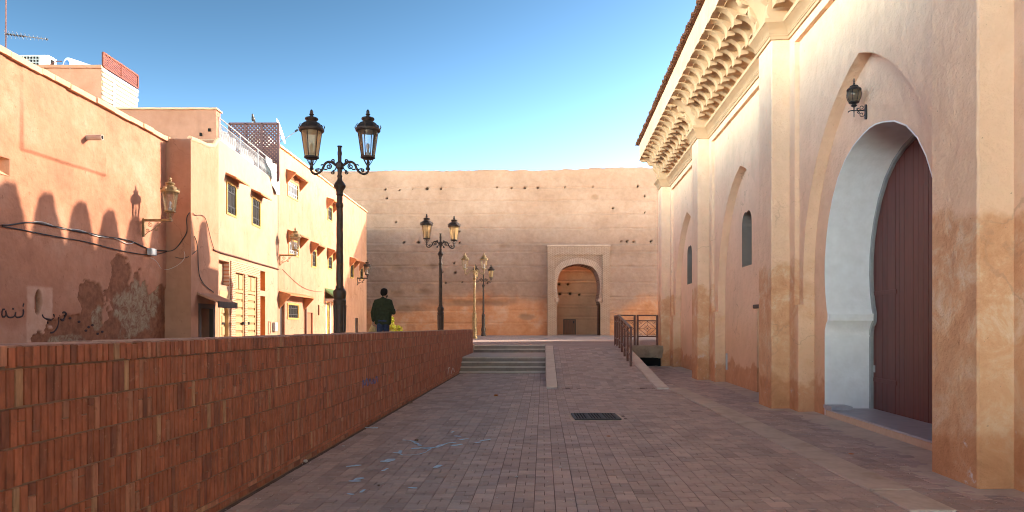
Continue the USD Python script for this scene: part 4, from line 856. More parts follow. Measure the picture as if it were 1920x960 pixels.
# roof railing with laundry
rl = obj('roof_railing', H2([tube([(22.75, -.06, 8.17), (29.0, -.06, 8.17)], .022, 6), tube([(22.75, -.06, 8.0), (29.0, -.06, 8.0)], .016, 6), tube([(22.75, -.06, 7.47), (29.0, -.06, 7.47)], .016, 6)]), 'grey_metal', h2)
for t in (22.78, 24.85, 26.9, 28.95): obj('post', H2(bx(t - .02, t + .02, -.08, -.04, 7.4, 8.18)), 'grey_metal', rl)
bars = []
for k, t in enumerate(np.arange(22.9, 28.95, .105)):
    bars.append(H2(tube([(t, -.06, 7.47), (t, -.06, 8.0)], .008, 4)))
    if k % 2: q = np.linspace(0, 2 * PI, 9); bars.append(H2(tube(np.c_[t + .05 * np.cos(q), q * 0 - .06, 7.72 + .13 * np.sin(q)], .007, 4)))
obj('railing_bars', bars, 'grey_metal', rl, kind='stuff')
def cloth(F, poly, o, amp, seed, n=40, fall=0.0):
    a, b, c, d = map(np.array, poly); u, v = np.meshgrid(np.linspace(0, 1, n), np.linspace(0, 1, n), indexing='ij'); u, v = u[..., None], v[..., None]
    q = ((1 - u) * ((1 - v) * a + v * b) + u * ((1 - v) * d + v * c)).reshape(-1, 2); p = q3(q)
    oo = o + amp * np.sin(q[:, 0] * 9 + 3 * fb(p, 1.2, seed)) * (.5 + np.repeat(np.ones(1), len(q))) + amp * 2.2 * fb(p, 2.0, seed + 1); i, j = np.meshgrid(np.arange(n - 1), np.arange(n - 1), indexing='ij'); k = (i * n + j).ravel()
    f = np.stack([k, k + 1, k + n + 1, k + n], 1); m1 = F((np.c_[q[:, 0], oo, q[:, 1]], f)); m2 = F((np.c_[q[:, 0], oo - .008, q[:, 1]], f[:, ::-1])); return cat_([m1, m2])
for k, (poly, o) in enumerate(((((22.9, 7.45), (23.3, 8.02), (24.6, 7.95), (24.8, 7.45)), -.22), (((25.3, 7.44), (25.6, 7.98), (26.6, 7.85), (26.8, 7.44)), -.26))):
    tag(obj('laundry_sheet', cloth(H2, poly, o, .05, 3 + k), 'white_cloth', smooth=True), ('white cloth behind the left end of the roof railing', 'white cloth behind the middle of the roof railing')[k], 'cloth')
tag(obj('hanging_cloth', cloth(H2, ((27.5, 8.12), (29.35, 7.98), (29.42, 6.95), (28.85, 6.85)), .06, .03, 9), 'white_cloth', smooth=True), 'long white cloth draped from the roof railing down the cream wall', 'cloth')
# roof parapet, lattice screen
pw = thing('roof_parapet', 'shaded brown parapet wall standing on the flat roofs', 'wall'); obj('wall', rough(-17, -9.27, 22.56, 22.9, 6.7, 8.35, .03, 21, .2), 'roof_plaster', pw, smooth=40)
obj('cap', rough(-17, -9.23, 22.50, 22.96, 8.352, 8.41, .02, 22, .2), 'coping_plaster', pw, smooth=40)
for x, z in ((-9.48, 7.72), (-9.75, 7.58)): obj('hole', bx(x - .035, x + .035, 22.535, 22.56, z - .05, z + .05), 'dark_void', pw)
def lattice(parent, O, ux, uz, W, H, step, bw_, m, fw=.06, split=1):
    O, ux, uz = np.array(O, float), np.array(ux, float), np.array(uz, float); n = np.cross(ux, uz); out = []
    P_ = lambda x, z, d=0: O + ux * x + uz * z + n * d
    for s in range(split):
        x0, x1 = W * s / split, W * (s + 1) / split; box_ = sbox(x0, 0, x1, H)
        for sg in (-1, 1):
            for c in np.arange(-H - W, W + H, step):
                L = LineString([(c, 0 if sg > 0 else H), (c + H, H if sg > 0 else 0)]).intersection(box_)
                if not L.is_empty and L.length > .03: (xa, za), (xb, zb) = L.coords[0], L.coords[-1]; out.append(bar(P_(xa, za, .006 * sg), P_(xb, zb, .006 * sg), .012, bw_))
    o1 = obj('lattice_strips', out, m, parent, kind='stuff')
    for xa, za, xb, zb in [(0, 0, W, 0), (0, H, W, H)] + [(W * s / split, 0, W * s / split, H) for s in range(split + 1)]: obj('frame', bar(P_(xa, za), P_(xb, zb), fw, fw), m, parent)
ls = thing('lattice_screen', 'dark red diagonal lattice screen on the cream house roof', 'lattice screen')
lattice(ls, (-11.35, 28.9, 7.40), (1, 0, 0), (0, 0, 1), 1.98, 2.30, .15, .062, 'lattice_paint', .07, 3)
pg_ = thing('pigeon', 'dark pigeon perched on the lattice screen top', 'bird', ((475 - 960) * 28.9 / 1350, 28.9, 9.73))
sph = trimesh.creation.icosphere(2, 1.0)
pz = lambda c, s: manifold3d.Manifold.hull_points(sph.vertices * np.array(s) + np.array(c))
body = pz((0, 0, .15), (.075, .11, .10)) + manifold3d.Manifold.hull_points(np.vstack([sph.vertices * .05 + [0, -.06, .22], sph.vertices * .036 + [0, -.09, .30]])) + pz((0, -.09, .30), (.036, .042, .038)) + manifold3d.Manifold.hull_points(np.array([[s * .03, y, z] for s in (-1, 1) for y, z in ((.06, .13), (.21, .05), (.21, .065), (.06, .16))]))
obj('body', moved(cat_([body.refine_to_length(.03)])), 'black_iron', pg_, smooth=True, rel=False)
obj('beak', moved(cat_([manifold3d.Manifold.hull_points(np.array([[0, -.15, .295], [.008, -.125, .30], [-.008, -.125, .30], [0, -.125, .285]]))])), 'grey_metal', pg_, rel=False)
for s in (-1, 1): obj('leg', tube([(s * .025, 0, .0), (s * .025, .01, .07)], .006, 5), 'bark', pg_, rel=False)
# ------- the rose house
h3 = thing('rose_house', 'pink plastered house with hooded yellow windows and a green tiled awning', 'house')
wins3 = [((538, 340, 558, 373), 'box', True), ((613, 386, 622, 415), 'box', False), ((540, 450, 559, 480), 'box', True), ((583, 468, 592, 502), 'box', False), ((614, 479, 622, 506), 'box', False), ((656, 494, 662, 522), 'box', False), ((674, 501, 680, 525), 'box', False), ((538, 569, 559, 599), None, False)]
rs = [rect(H3, *w[0]) for w in wins3]
dd = {'dark': (29.62, 30.25, .7, 2.72), 'brown': (33.5, 34.4, .7, 2.2), 'ochre': (36.85, 37.6, .7, 2.75), 'slot': (35.3, 35.55, 2.1, 2.6), 'end': (43.4, 44.2, .7, 2.05)}
RT = 8.93
wp = sbox(29.42, .7, 46.7, RT).difference(unary_union([sbox(r[0], r[2], r[1], r[3]) for r in rs] + [sbox(d[0], d[2], d[1], d[3]) for d in dd.values()]))
obj('wall', H3(ext(wp, -.22, .02)), 'house_rose', h3); obj('wall', H3(ext(sbox(29.42, .7, 46.7, RT - .02), -.9, -.2205)), 'house_rose', h3)
obj('house_core', bx(-40, -10.4, 29.6, 46.6, .8, 8.6), 'roof_plaster', h3)
y = 29.4
while y < 46.7:
    L = min(rng.uniform(.8, 2.0), 46.75 - y); obj('coping', H3(rough(y, y + L - .004, -.3, .09 + rng.uniform(-.01, .02), RT - .01, RT + .07, .025, int(y * 31) % 700, .12)), 'coping_plaster', h3, smooth=35); y += L
for (w, hk, wh), r in zip(wins3, rs):
    window(h3, H3, r, o=.02, white=wh, pane='window_dark', fw=.07)
    if hk: hood_box(h3, H3, r[0] - .14, r[1] + .30, r[3] + .20, h=.50, d=.42)
hood_box(h3, H3, 29.5, 33.0, 2.86, h=.62, d=.5)
obj('dark_door', H3(bx(dd['dark'][0], dd['dark'][1], -.2, -.1, .8, 2.72)), 'dark_wood', h3); obj('brown_door', H3(bx(dd['brown'][0], dd['brown'][1], -.12, -.06, .8, 2.2)), 'brown_door', h3)
od = obj('ochre_door', H3(bx(dd['ochre'][0], dd['ochre'][1], -.10, -.05, .8, 2.75)), 'ochre_door', h3)
door_panels(od, H3, dd['ochre'][0], dd['ochre'][1], .85, 2.7, 3, -.05, 'ochre_door')
for a in (dd['ochre'][0] - .14, dd['ochre'][1]): obj('door_jamb', H3(bx(a, a + .14, -.05, .035, .8, 2.80)), 'white_paint_wall', od)
obj('slot', H3(bx(35.3, 35.55, -.2, -.15, 2.1, 2.6)), 'dark_void', h3); obj('end_door', H3(bx(43.4, 44.2, -.14, -.1, .8, 2.05)), 'dark_wood', h3)
obj('drain_pipe', H3(tube([(33.05, .09, .8), (33.05, .09, 2.45), (33.05, .02, 2.52)], .055, 8)), 'cable_brown', h3, smooth=50)
ga = obj('green_awning', H3(manifold3d.Manifold.hull_points(np.array([(t, o, z) for t in (36.55, 38.75) for o, z in ((0, 3.44), (0, 3.36), (.55, 2.98), (.55, 3.04))]))), 'green_tile', h3)
for k in range(12): t = 36.6 + k * .19; obj('tile', H3(tube([(t, .0, 3.46), (t, .57, 3.05)], .055, 6)), 'green_tile', ga, smooth=50)
obj('awning_beam', H3(rbx(36.55, 38.75, .0, .52, 2.84, 2.96, .02)), 'pale_stone', ga)
# roof clutter
tp = thing('tarpaulin_heap', 'white tarpaulin heaped on the rose house roof behind the lattice', 'tarpaulin')
ic = trimesh.creation.icosphere(5, 1.0); v = ic.vertices * np.array([.55, 2.0, 1.0]); v = v + ic.vertices * (fb(v, 1.4, 51) * .9 + .35 * np.abs(fb(v, 3.2, 52)))[:, None] * np.array([.4, .6, .5]); v[:, 2] *= np.clip(1.0 - .28 * (v[:, 1] + .6), .25, 1.25)
obj('sheet', trimesh.Trimesh(v + [-10.55, 31.2, 8.75], ic.faces, process=False), 'white_cloth', tp, smooth=True)
sd = thing('satellite_dish', 'white satellite dish seen edge-on beside the lattice screen', 'satellite dish')
dc = np.array([(523 - 960) * 29.9 / 1350, 29.9, EYE + (610 - 247) * 29.9 / 1350])
def dish(c, nrm, r, name_m='white_metal'):
    nrm = np.array(nrm, float); nrm /= np.linalg.norm(nrm); prof = [(0.0, 0.0)] + [(r * k / 8, .16 * r * (k / 8) ** 2) for k in range(1, 9)] + [(r * .99, .16 * r + .012)] + [(r * k / 8, .16 * r * (k / 8) ** 2 + .012) for k in range(7, 0, -1)] + [(0, .012)]
    m = lathe(prof, 24); T_ = trimesh.geometry.align_vectors([0, 0, 1], nrm); return trimesh.Trimesh(m.vertices @ T_[:3, :3].T + c, m.faces, process=False)
nr = np.array([.98, .12, .30]); nr /= np.linalg.norm(nr)
obj('dish', dish(dc, nr, .52), 'white_metal', sd, smooth=40); obj('feed_arm', tube([dc + [0, 0, -.45], dc + nr * .62 + [0.02, 0, -.2], dc + nr * .72 + [0, 0, -.16]], .014, 6), 'grey_metal', sd); obj('feed_horn', tube([dc + nr * .68 + [0, 0, -.17], dc + nr * .80 + [0, 0, -.12]], .04, 8), 'black_iron', sd)
obj('mast', tube([dc - nr * .05 + [0, 0, 0], dc - nr * .12 + [0, 0, -.3], [dc[0] - .14, 29.9, 8.6]], .022, 6), 'grey_metal', sd)
# distant white block building with roof clutter
wb = thing('white_block_house', 'rooftop room with one sunlit face of bare white blocks', 'building')
obj('wall', bx(-26, -16.95, 29.7, 32.55, .8, 12.2), 'roof_plaster', wb)
obj('coping', rough(-26, -16.9, 29.62, 30.0, 12.2, 12.32, .05, 77, .15), 'roof_plaster', wb, smooth=40)
for k in range(14): z = 12.24 - .19 * (k + 1); obj('block_course', rbx(-16.95, -16.86 + R.uniform(-.012, .012), 29.72 + R.uniform(-.06, .02), 32.5 + R.uniform(-.02, .05), z + .022, z + .172, .03), 'white_brick', wb)
obj('pipe_strip', bx(-16.86, -16.82, 30.42, 30.52, 9.6, 11.9), 'pale_stone', wb)
lattice(thing('rose_lattice', 'small rose coloured lattice fence along the white block wall', 'lattice screen'), (-16.88, 29.72, 12.30), (0, 1, 0), (0, 0, 1), 2.75, .56, .10, .035, 'lattice_rose', .07, 2)
ac = thing('air_conditioner', 'white air conditioner with square grille on the brown roof', 'air conditioner')
x0, x1, y0, y1, z0, z1 = -20.35, -19.15, 29.75, 30.3, 12.15, 12.78
obj('casing', rbx(x0, x1, y0, y1, z0, z1, .02), 'white_metal', ac); obj('vent', bx(x0 + .06, x0 + .82, y0 - .008, y0, z0 + .06, z1 - .06), 'dark_void', ac)
for k in range(7): x = x0 + .06 + k * .126; obj('grille_bar', bx(x - .012, x + .012, y0 - .02, y0 - .008, z0 + .06, z1 - .06), 'white_metal', ac)
for k in range(5): z = z0 + .06 + k * .127; obj('grille_bar', bx(x0 + .06, x0 + .82, y0 - .02, y0 - .008, z - .012, z + .012), 'white_metal', ac)
obj('side_vent', bx(x1, x1 + .006, y0 + .16, y0 + .36, z0 + .28, z0 + .5), 'dark_void', ac)
tk = thing('water_heater', 'white roof water heater tank with a blue end', 'water tank')
c0, c1_ = np.array([-18.42, 29.8, 12.38]), np.array([-17.95, 30.7, 12.38]); ax = (c1_ - c0) / np.linalg.norm(c1_ - c0)
obj('tank', tube([c0 - ax * .02, c0, c0 + ax * .01, c1_ - ax * .05, c1_], [.26, .30, .31, .31, .25], 20), 'white_metal', tk, smooth=40); obj('end_cap', tube([c0 - ax * .035, c0 - ax * .015], [.16, .20], 20), 'tank_blue', tk, smooth=40)
obj('pipe', tube(smooth_path([(-19.1, 29.7, 12.25), (-18.9, 29.7, 12.45), (-18.6, 29.75, 12.5)], 10), .02, 6), 'rail_paint', tk)
an = thing('tv_antenna', 'thin television antenna on a rusty pole above the left roof', 'antenna')
ap_ = np.array([(10 - 960) * 18 / 1350, 18.0, 0]); bz = EYE + (610 - 64) * 18 / 1350
obj('pole', tube([ap_ + [0, 0, 6.6], ap_ + [0.02, 0, 10.4]], .018, 6), 'rail_paint', an)
b0, b1 = ap_ + [-.03, 0, bz + .01], ap_ + [.90, .25, bz - .03]; obj('boom', tube([b0, b1], .012, 6), 'grey_metal', an); obj('boom_tip', tube([b1 - [.03, 0, 0], b1], .025, 6), 'black_iron', an)
for k in range(11): q = b0 + (b1 - b0) * (k / 11.0 + .04); L = .34 - .018 * k; obj('element', tube([q + [-L * .55, L, .10 * L], q + [L * .55, -L, -.10 * L]], .005, 5), 'grey_metal', an)
for k in range(6): q = b0 + (b1 - b0) * (.09 + .07 * k); obj('clip', bx(q[0] - .014, q[0] + .014, q[1] - .02, q[1] + .02, q[2] - .022, q[2] + .022), 'black_iron', an)

# ------------------------------------------------------------------ cables
def any_pt(px, py, lift=.03):
    if px < 313: return on_wall(px, py, lift)
    if px < 357: Y = 20.3 - lift; return np.array([(px - HX) * Y / FPX, Y, EYE + (HY - py) * Y / FPX])
    F = H2 if px < 522 else H3; return F.pt(F.T(px), lift + .012, F.Z(px, py))
c3 = lambda L: [(a / 3.0, 340 + b / 3.0) for a, b in L]
def cable(name, pts, r, m, label, n=60, group=None):
    return tag(obj(name, tube(smooth_path([any_pt(a, b) for a, b in pts], n), r, 5), m, smooth=True), label, 'cable', group)
cable('cable', c3([(0, 245), (80, 240), (170, 230), (260, 246), (345, 262), (420, 280), (500, 292), (570, 308), (640, 318), (745, 342), (825, 378), (880, 388), (930, 392)]), .016, 'cable_black', 'upper twisted cable swagged across the left street wall')
cable('cable', c3([(170, 231), (260, 238), (345, 266), (430, 272), (500, 295), (570, 313), (640, 320), (700, 348), (745, 344)]), .011, 'cable_white', 'pale cable wound round the upper black cable on the left wall')
cable('cable', c3([(0, 253), (100, 270), (200, 290), (350, 318), (500, 345), (600, 372), (700, 395), (830, 412), (930, 395)]), .012, 'cable_black', 'lower black cable sagging across the left street wall')
cable('cable', c3([(940, 392), (985, 380), (1025, 330), (1050, 285), (1052, 200), (1068, 176)]), .014, 'cable_black', 'black cable climbing the corner beside the wall lantern')
cable('cable', c3([(945, 395), (1000, 430), (1050, 428), (1085, 400), (1100, 390)]), .010, 'cable_black', 'slack black cable looping across the house corner')
cable('cable', c3([(840, 430), (890, 480), (930, 497), (985, 480), (1035, 395)]), .006, 'cable_white', 'thin pale wire looping low in the house corner', 40)
cable('cable', c3([(1076, 178), (1110, 190), (1145, 205), (1160, 250), (1180, 330), (1198, 385)]), .012, 'cable_brown', 'brown cable dropping down the sunlit house corner')
cable('cable', c3([(1085, 310), (1105, 400), (1112, 520), (1150, 590), (1195, 625)]), .014, 'cable_black', 'dark cable running down to the doorway awning')
cable('cable', [(398, 468), (410, 472.5), (440, 481), (480, 493), (505, 500), (521, 505)], .028, 'cable_brown', 'straight brown conduit along the front of the cream house', 40)
cable('cable', [(528, 505), (545, 522), (565, 538), (590, 546), (603, 547)], .010, 'cable_brown', 'thin wire swagged across the rose house front', 40)
obj_jb = tag(obj('junction_box', LW(rbx(lt(273), lt(283.5), .03, .16, LW.Z(278, 479), LW.Z(278, 466), .015)), 'white_metal'), 'small white junction box where the wall cables meet', 'junction box')

# ------------------------------------------------------------------ street lamps and wall lanterns
def spiral(c, r0, r1, a0, turns, n=26):
    a = np.linspace(a0, a0 + turns * 2 * PI, n); r = np.linspace(r0, r1, n); return np.c_[c[0] + r * np.cos(a), 0 * a, c[1] + r * np.sin(a)]
def lantern_head(t, x, z, m, glass_m, rz=0.0, s=1.0):
    """A tapering six-ribbed lantern on the axis (x, z); parts go to the thing t, whose space it is given in."""
    L = lambda mesh: moved(trimesh.Trimesh(np.asarray(mesh.vertices) * s, mesh.faces, process=False) if s != 1 else mesh, (x * math.cos(rz), x * math.sin(rz), z), rz)
    col_ = obj('lantern_collar', L(lathe([(.0, -.02), (.035, -.02), (.045, .0), (.03, .03), (.026, .06), (.034, .09), (.024, .11), (.024, .175), (.11, .19), (.138, .205), (.138, .232), (.118, .236), (.0, .236)], 20)), m, t, smooth=40, rel=False)
    for k in range(4): a = k * PI / 2 + PI / 4; obj('prong', L(tube([(.03 * math.cos(a), .03 * math.sin(a), .07), (.06 * math.cos(a), .06 * math.sin(a), .11), (.11 * math.cos(a), .11 * math.sin(a), .19)], .008, 5)), m, col_, rel=False)
    obj('lantern_glass', L(lathe([(.120, .236), (.188, .715)], 30)), glass_m, t, smooth=True, rel=False)
    for k in range(6): a = k * PI / 3 + .35; obj('rib', L(bar((.123 * math.cos(a), .123 * math.sin(a), .234), (.193 * math.cos(a), .193 * math.sin(a), .72), .013)), m, t, rel=False)
    obj('bulb_holder', L(lathe([(0, .236), (.05, .236), (.055, .25), (.055, .30), (.022, .32), (.022, .36), (.035, .42), (.03, .47), (0, .49)], 12)), 'grey_metal', t, smooth=40, rel=False)
    hd = obj('lantern_hood', L(lathe([(.0, .70), (.19, .70), (.222, .705), (.236, .725), (.236, .755), (.215, .775), (.20, .79), (.185, .83), (.15, .868), (.105, .885), (.095, .90), (.10, .915), (.118, .93), (.125, .95), (.115, .967), (.085, .978), (.05, .985), (.035, 1.0), (.03, 1.015), (.045, 1.03), (.045, 1.04), (.028, 1.05), (.034, 1.075), (.028, 1.10), (.012, 1.125), (.0, 1.13)], 24)), m, t, smooth=35, rel=False)
    for k in range(8):
        a = k * PI / 4; c, s_ = math.cos(a), math.sin(a); q = spiral((.175, .80), .04, .012, -PI / 2, 1.1, 12)
        obj('ornament', L(tube(np.c_[q[:, 0] * c, q[:, 0] * s_, q[:, 2]], .009, 5)), m, hd, rel=False)
        obj('ornament', L(tube([(.232 * c, .232 * s_, .75), (.246 * c, .246 * s_, .79), (.232 * c, .232 * s_, .83)], [.009, .012, .003], 5)), m, hd, rel=False)
POST = [(.0, 0), (.17, 0), (.17, .05), (.155, .07), (.16, .10), (.145, .13), (.15, .17), (.13, .21), (.12, .26), (.132, .30), (.14, .42), (.136, .52), (.118, .60), (.105, .72), (.104, .95), (.112, 1.18), (.122, 1.27), (.105, 1.30), (.115, 1.34), (.122, 1.38), (.122, 1.44), (.105, 1.47), (.078, 1.50), (.075, 1.55)]
SHAFT_TOP = [(.056, 3.02), (.072, 3.06), (.072, 3.10), (.052, 3.14), (.056, 3.20), (.052, 3.25), (.07, 3.28), (.064, 3.31), (.07, 3.36), (.105, 3.42), (.115, 3.45), (.09, 3.50), (.05, 3.55), (.042, 3.60), (.05, 3.63), (.036, 3.66), (.042, 3.72), (.05, 3.75), (.045, 3.76)]
def street_lamp(loc, rz, m, glasses, label, name='street_lamp', group='double street lamps along the square'):
    t = thing(name, label, 'street lamp', loc, 0, group); A = lambda mesh: moved(mesh, rz=rz)
    base = obj('pedestal', lathe(POST, 24), m, t, smooth=35, rel=False)
    for k in range(8):
        a = k * PI / 4 + .2; c, s_ = math.cos(a), math.sin(a)
        leaf = manifold3d.Manifold.hull_points(np.array([(.135 * c + q * -s_ * .05, .135 * s_ + q * c * .05, z) for q in (-1, 1) for z in (.30, .38)] + [(.155 * c, .155 * s_, .36), (.150 * c - s_ * .0, .150 * s_, .50), (.165 * c, .165 * s_, .54), (.12 * c, .12 * s_, .5)])); obj('acanthus_leaf', cat_([leaf]), m, base, rel=False)
        obj('flute', tube([(.106 * c, .106 * s_, .68), (.107 * c, .107 * s_, .95), (.113 * c, .113 * s_, 1.18)], .012, 5), m, base, rel=False)
    n, k = 28, 130; zz = np.linspace(1.53, 3.03, k); a = np.arange(n) * 2 * PI / n                        # twisted shaft
    r = (.064 - .008 * (zz - 1.53) / 1.5)[:, None] + .005 * np.cos(7 * a[None] + 15 * zz[:, None]); v = np.stack([r * np.cos(a), r * np.sin(a), np.broadcast_to(zz[:, None], r.shape)], -1).reshape(-1, 3)
    f = [[i * n + j, i * n + (j + 1) % n, (i + 1) * n + (j + 1) % n, (i + 1) * n + j] for i in range(k - 1) for j in range(n)]; obj('twisted_shaft', (v, np.array(f)), m, t, smooth=True, rel=False)
    obj('capital', lathe(SHAFT_TOP, 20), m, t, smooth=35, rel=False); obj('cross_block', A(rbx(-.066, .066, -.06, .06, 3.76, 3.90, .025)), m, t, rel=False)
    obj('top_tube', lathe([(.036, 3.89), (.036, 4.02), (.042, 4.04), (.042, 4.09), (.034, 4.11), (.034, 4.18), (.047, 4.185), (.047, 4.205), (0, 4.205)], 14), m, t, smooth=35, rel=False)
    for s in (-1, 1):
        P_ = lambda L: [(s * x, 0, z) for x, z in L]
        arm = obj('arm', A(tube(smooth_path(P_([(.06, 3.83), (.11, 3.87), (.20, 3.905), (.275, 3.87), (.32, 3.78), (.38, 3.705), (.464, 3.672), (.522, 3.70), (.535, 3.78)]), 40), np.linspace(.026, .020, 40), 8)), m, t, smooth=True, rel=False)
        for c, r0, a0, tu in (((.205, 3.815), .055, PI / 2, 1.6), ((.125, 3.92), .036, -PI / 2, 1.3), ((.135, 3.70), .034, PI / 2, 1.3), ((.43, 3.745), .032, -PI / 2, 1.4)):
            q = spiral(c, r0, .010, a0, tu); q[:, 0] *= s; obj('scroll', A(tube(q, .0125, 6)), m, arm, smooth=True, rel=False)
        for L in ([(.07, 3.80), (.10, 3.745), (.135, 3.735)], [(.32, 3.78), (.27, 3.76), (.235, 3.765)], [(.30, 3.84), (.335, 3.85), (.36, 3.835)], [(.34, 3.74), (.375, 3.765), (.42, 3.775)], [(.10, 3.87), (.105, 3.90), (.115, 3.955)]): obj('scroll', A(tube(smooth_path(P_(L), 10), .012, 6)), m, arm, smooth=True, rel=False)
        lantern_head(t, s * .535, 3.77, m, glasses[0 if s < 0 else 1], rz)
    return t
street_lamp(((637 - 960) * 13.67 / 1350, 13.67, .8), 0.0, 'lamp_iron', ('glass_amber', 'glass_clear'), 'nearest and tallest dark iron double lamp, one amber and one clear lantern')
street_lamp(((826 - 960) * 26.7 / 1350, 26.7, .8), 0.42, 'lamp_iron', ('glass_amber', 'glass_amber'), 'dark double lamp with two amber lanterns, standing behind the wall near its far end')
street_lamp(((889.6 - 960) * 41.0 / 1350, 41.0, .838), 0.05, 'lamp_sunlit_gold', ('glass_clear', 'glass_clear'), 'sunlit golden double lamp with clear lanterns, just beyond the brick wall')
street_lamp(((906.5 - 960) * 49.2 / 1350, 49.2, .87), 0.25, 'lamp_iron', ('glass_amber', 'glass_amber'), 'farthest double lamp, in shadow close to the earth wall')
def wall_lantern(F, t0, zarm, L, m, glass_m, label):
    p = F.pt(t0, .0, zarm); out = np.array([F.side, -F.side * F.k, 0]); rz = math.atan2(out[1], out[0])
    t = thing('wall_lantern', label, 'wall lantern', p, 0, 'bracket lanterns on the house walls'); A = lambda mesh: moved(mesh, rz=rz)
    obj('wall_plate', A(rbx(-.05, .05, -.035, .035, -.42, .07, .01)), m, t, rel=False); obj('arm', A(rbx(.03, L + .05, -.028, .028, -.02, .045, .008)), m, t, rel=False)
    for c, r0, a0, tu in (((.20, -.10), .07, PI / 2, 1.6), ((.42, -.10), .055, PI / 2, 1.5), ((.12, -.26), .05, 0, 1.4), ((.36, -.22), .045, PI, 1.4)):
        obj('scroll', A(tube(spiral(c, r0, .012, a0, tu), .008, 5)), m, t, smooth=True, rel=False)
    obj('scroll', A(tube(smooth_path([(.06, 0, -.38), (.14, 0, -.30), (.25, 0, -.24), (.36, 0, -.16), (.50, 0, -.03)], 16), .010, 5)), m, t, smooth=True, rel=False)
    lantern_head(t, L, .03, m, glass_m, rz)
wall_lantern(LW, lt(268), 4.36, .72, 'lamp_sunlit_gold', 'glass_clear', 'sunlit gold bracket lantern on the left street wall beside the house corner')
wall_lantern(H3, 29.62, 4.47, .66, 'lamp_sunlit_gold', 'glass_clear', 'sunlit gold bracket lantern between the cream house and the rose house')
wall_lantern(H3, H3.T(669), 4.46, .64, 'lamp_iron', 'glass_clear', 'shaded bracket lantern at the far end of the rose house')
# round carriage lantern above the mosque door
MO = MQ.pt(11.02, -.285, 4.86)
cl = thing('carriage_lantern', 'round black carriage lantern on the mosque wall above the doorway', 'wall lantern', MO)
rz = math.atan2(.063, -1.0); A = lambda mesh: moved(trimesh.Trimesh(np.asarray(mesh.vertices) * .80, mesh.faces, process=False), rz=rz)
obj('wall_plate', A(cat_([manifold3d.Manifold.hull_points(np.array([(x, w * .7, z) for x in (0, .03) for w, z in ((-.045, .11), (.045, .11), (-.02, .14), (.02, .14), (-.045, -.11), (.045, -.11), (-.02, -.14), (.02, -.14))]))])), 'black_iron', cl, rel=False)
obj('arm', A(tube(smooth_path([(.02, 0, .02), (.12, 0, .03), (.22, 0, .03), (.30, 0, .03), (.345, 0, .0)], 20), .010, 6)), 'black_iron', cl, rel=False)
for c, r0, a0, tu in (((.085, .085), .055, PI, 1.4), ((.09, -.045), .05, PI, 1.3), ((.16, .05), .03, 0, 1.2), ((.15, -.01), .025, 0, 1.2)): obj('scroll', A(tube(spiral(c, r0, .01, a0, tu), .007, 5)), 'black_iron', cl, smooth=True, rel=False)
GX = .235; C_ = lambda prof, n=20: A(lathe(prof, n, (GX, 0, 0)))
obj('drop_finial', C_([(0, -.10), (.008, -.09), (.005, -.07), (.011, -.055), (.006, -.04), (.010, .0), (.012, .03), (.012, .10)], 10), 'black_iron', cl, smooth=40, rel=False)
obj('cup', C_([(.012, .09), (.05, .115), (.06, .13), (.03, .14), (.035, .155), (.09, .175), (.098, .19), (.09, .20), (0, .20)]), 'black_iron', cl, smooth=40, rel=False)
obj('globe', C_([(.088, .20), (.115, .25), (.128, .31), (.128, .35), (.118, .40), (.10, .43)], 30), 'glass_smoke', cl, smooth=True, rel=False)
for k in range(8): a = k * PI / 4 + .2; obj('rib', A(tube([(GX + r * math.cos(a), r * math.sin(a), z) for r, z in ((.09, .20), (.117, .25), (.131, .31), (.131, .35), (.121, .40), (.10, .435))], .006, 5)), 'black_iron', cl, rel=False)
obj('hood', C_([(0, .42), (.10, .42), (.135, .405), (.142, .415), (.125, .445), (.085, .475), (.075, .50), (.045, .515), (.02, .525), (.022, .55), (.012, .56), (.018, .585), (.010, .60), (.012, .63), (.0, .66)], 8), 'black_iron', cl, rel=False)
obj('candle', C_([(0, .2), (.03, .2), (.03, .30), (.0, .34)], 10), 'grey_metal', cl, rel=False)

# ------------------------------------------------------------------ the red railing by the ramp
ra = thing('ramp_railing', 'brown-red metal railing running down the right side of the ramp', 'railing')
p0, p1 = np.array([3.63, 22.0]), np.array([4.11, 28.7])
zt = lambda s: float(zramp(22 + 6.7 * s)); at = lambda s, h: np.array([*(p0 + (p1 - p0) * s), zt(s) + h])
for k in range(7): s = k / 6; q = at(s, 0); obj('post', rbx(q[0] - .036, q[0] + .036, q[1] - .036, q[1] + .036, q[2] - .03, q[2] + 1.15, .006), 'rail_paint', ra)
ss = np.linspace(0, 1, 14)
obj('handrail', tube([at(s, 1.17) for s in ss], .042, 10), 'rail_paint', ra, smooth=40)
for k in range(6):
    a, b = k / 6, (k + 1) / 6
    for h in (.96, .30): obj('rail', bar(at(a, h) + [0, .03, 0], at(b, h) - [0, .03, 0], .03), 'rail_paint', ra)
rb = thing('panel_railing', 'brown-red railing with diamond pattern panels across the gully end', 'railing')
YR = 28.72; zb = .795
X_ = lambda px: (px - 960) * YR / 1350
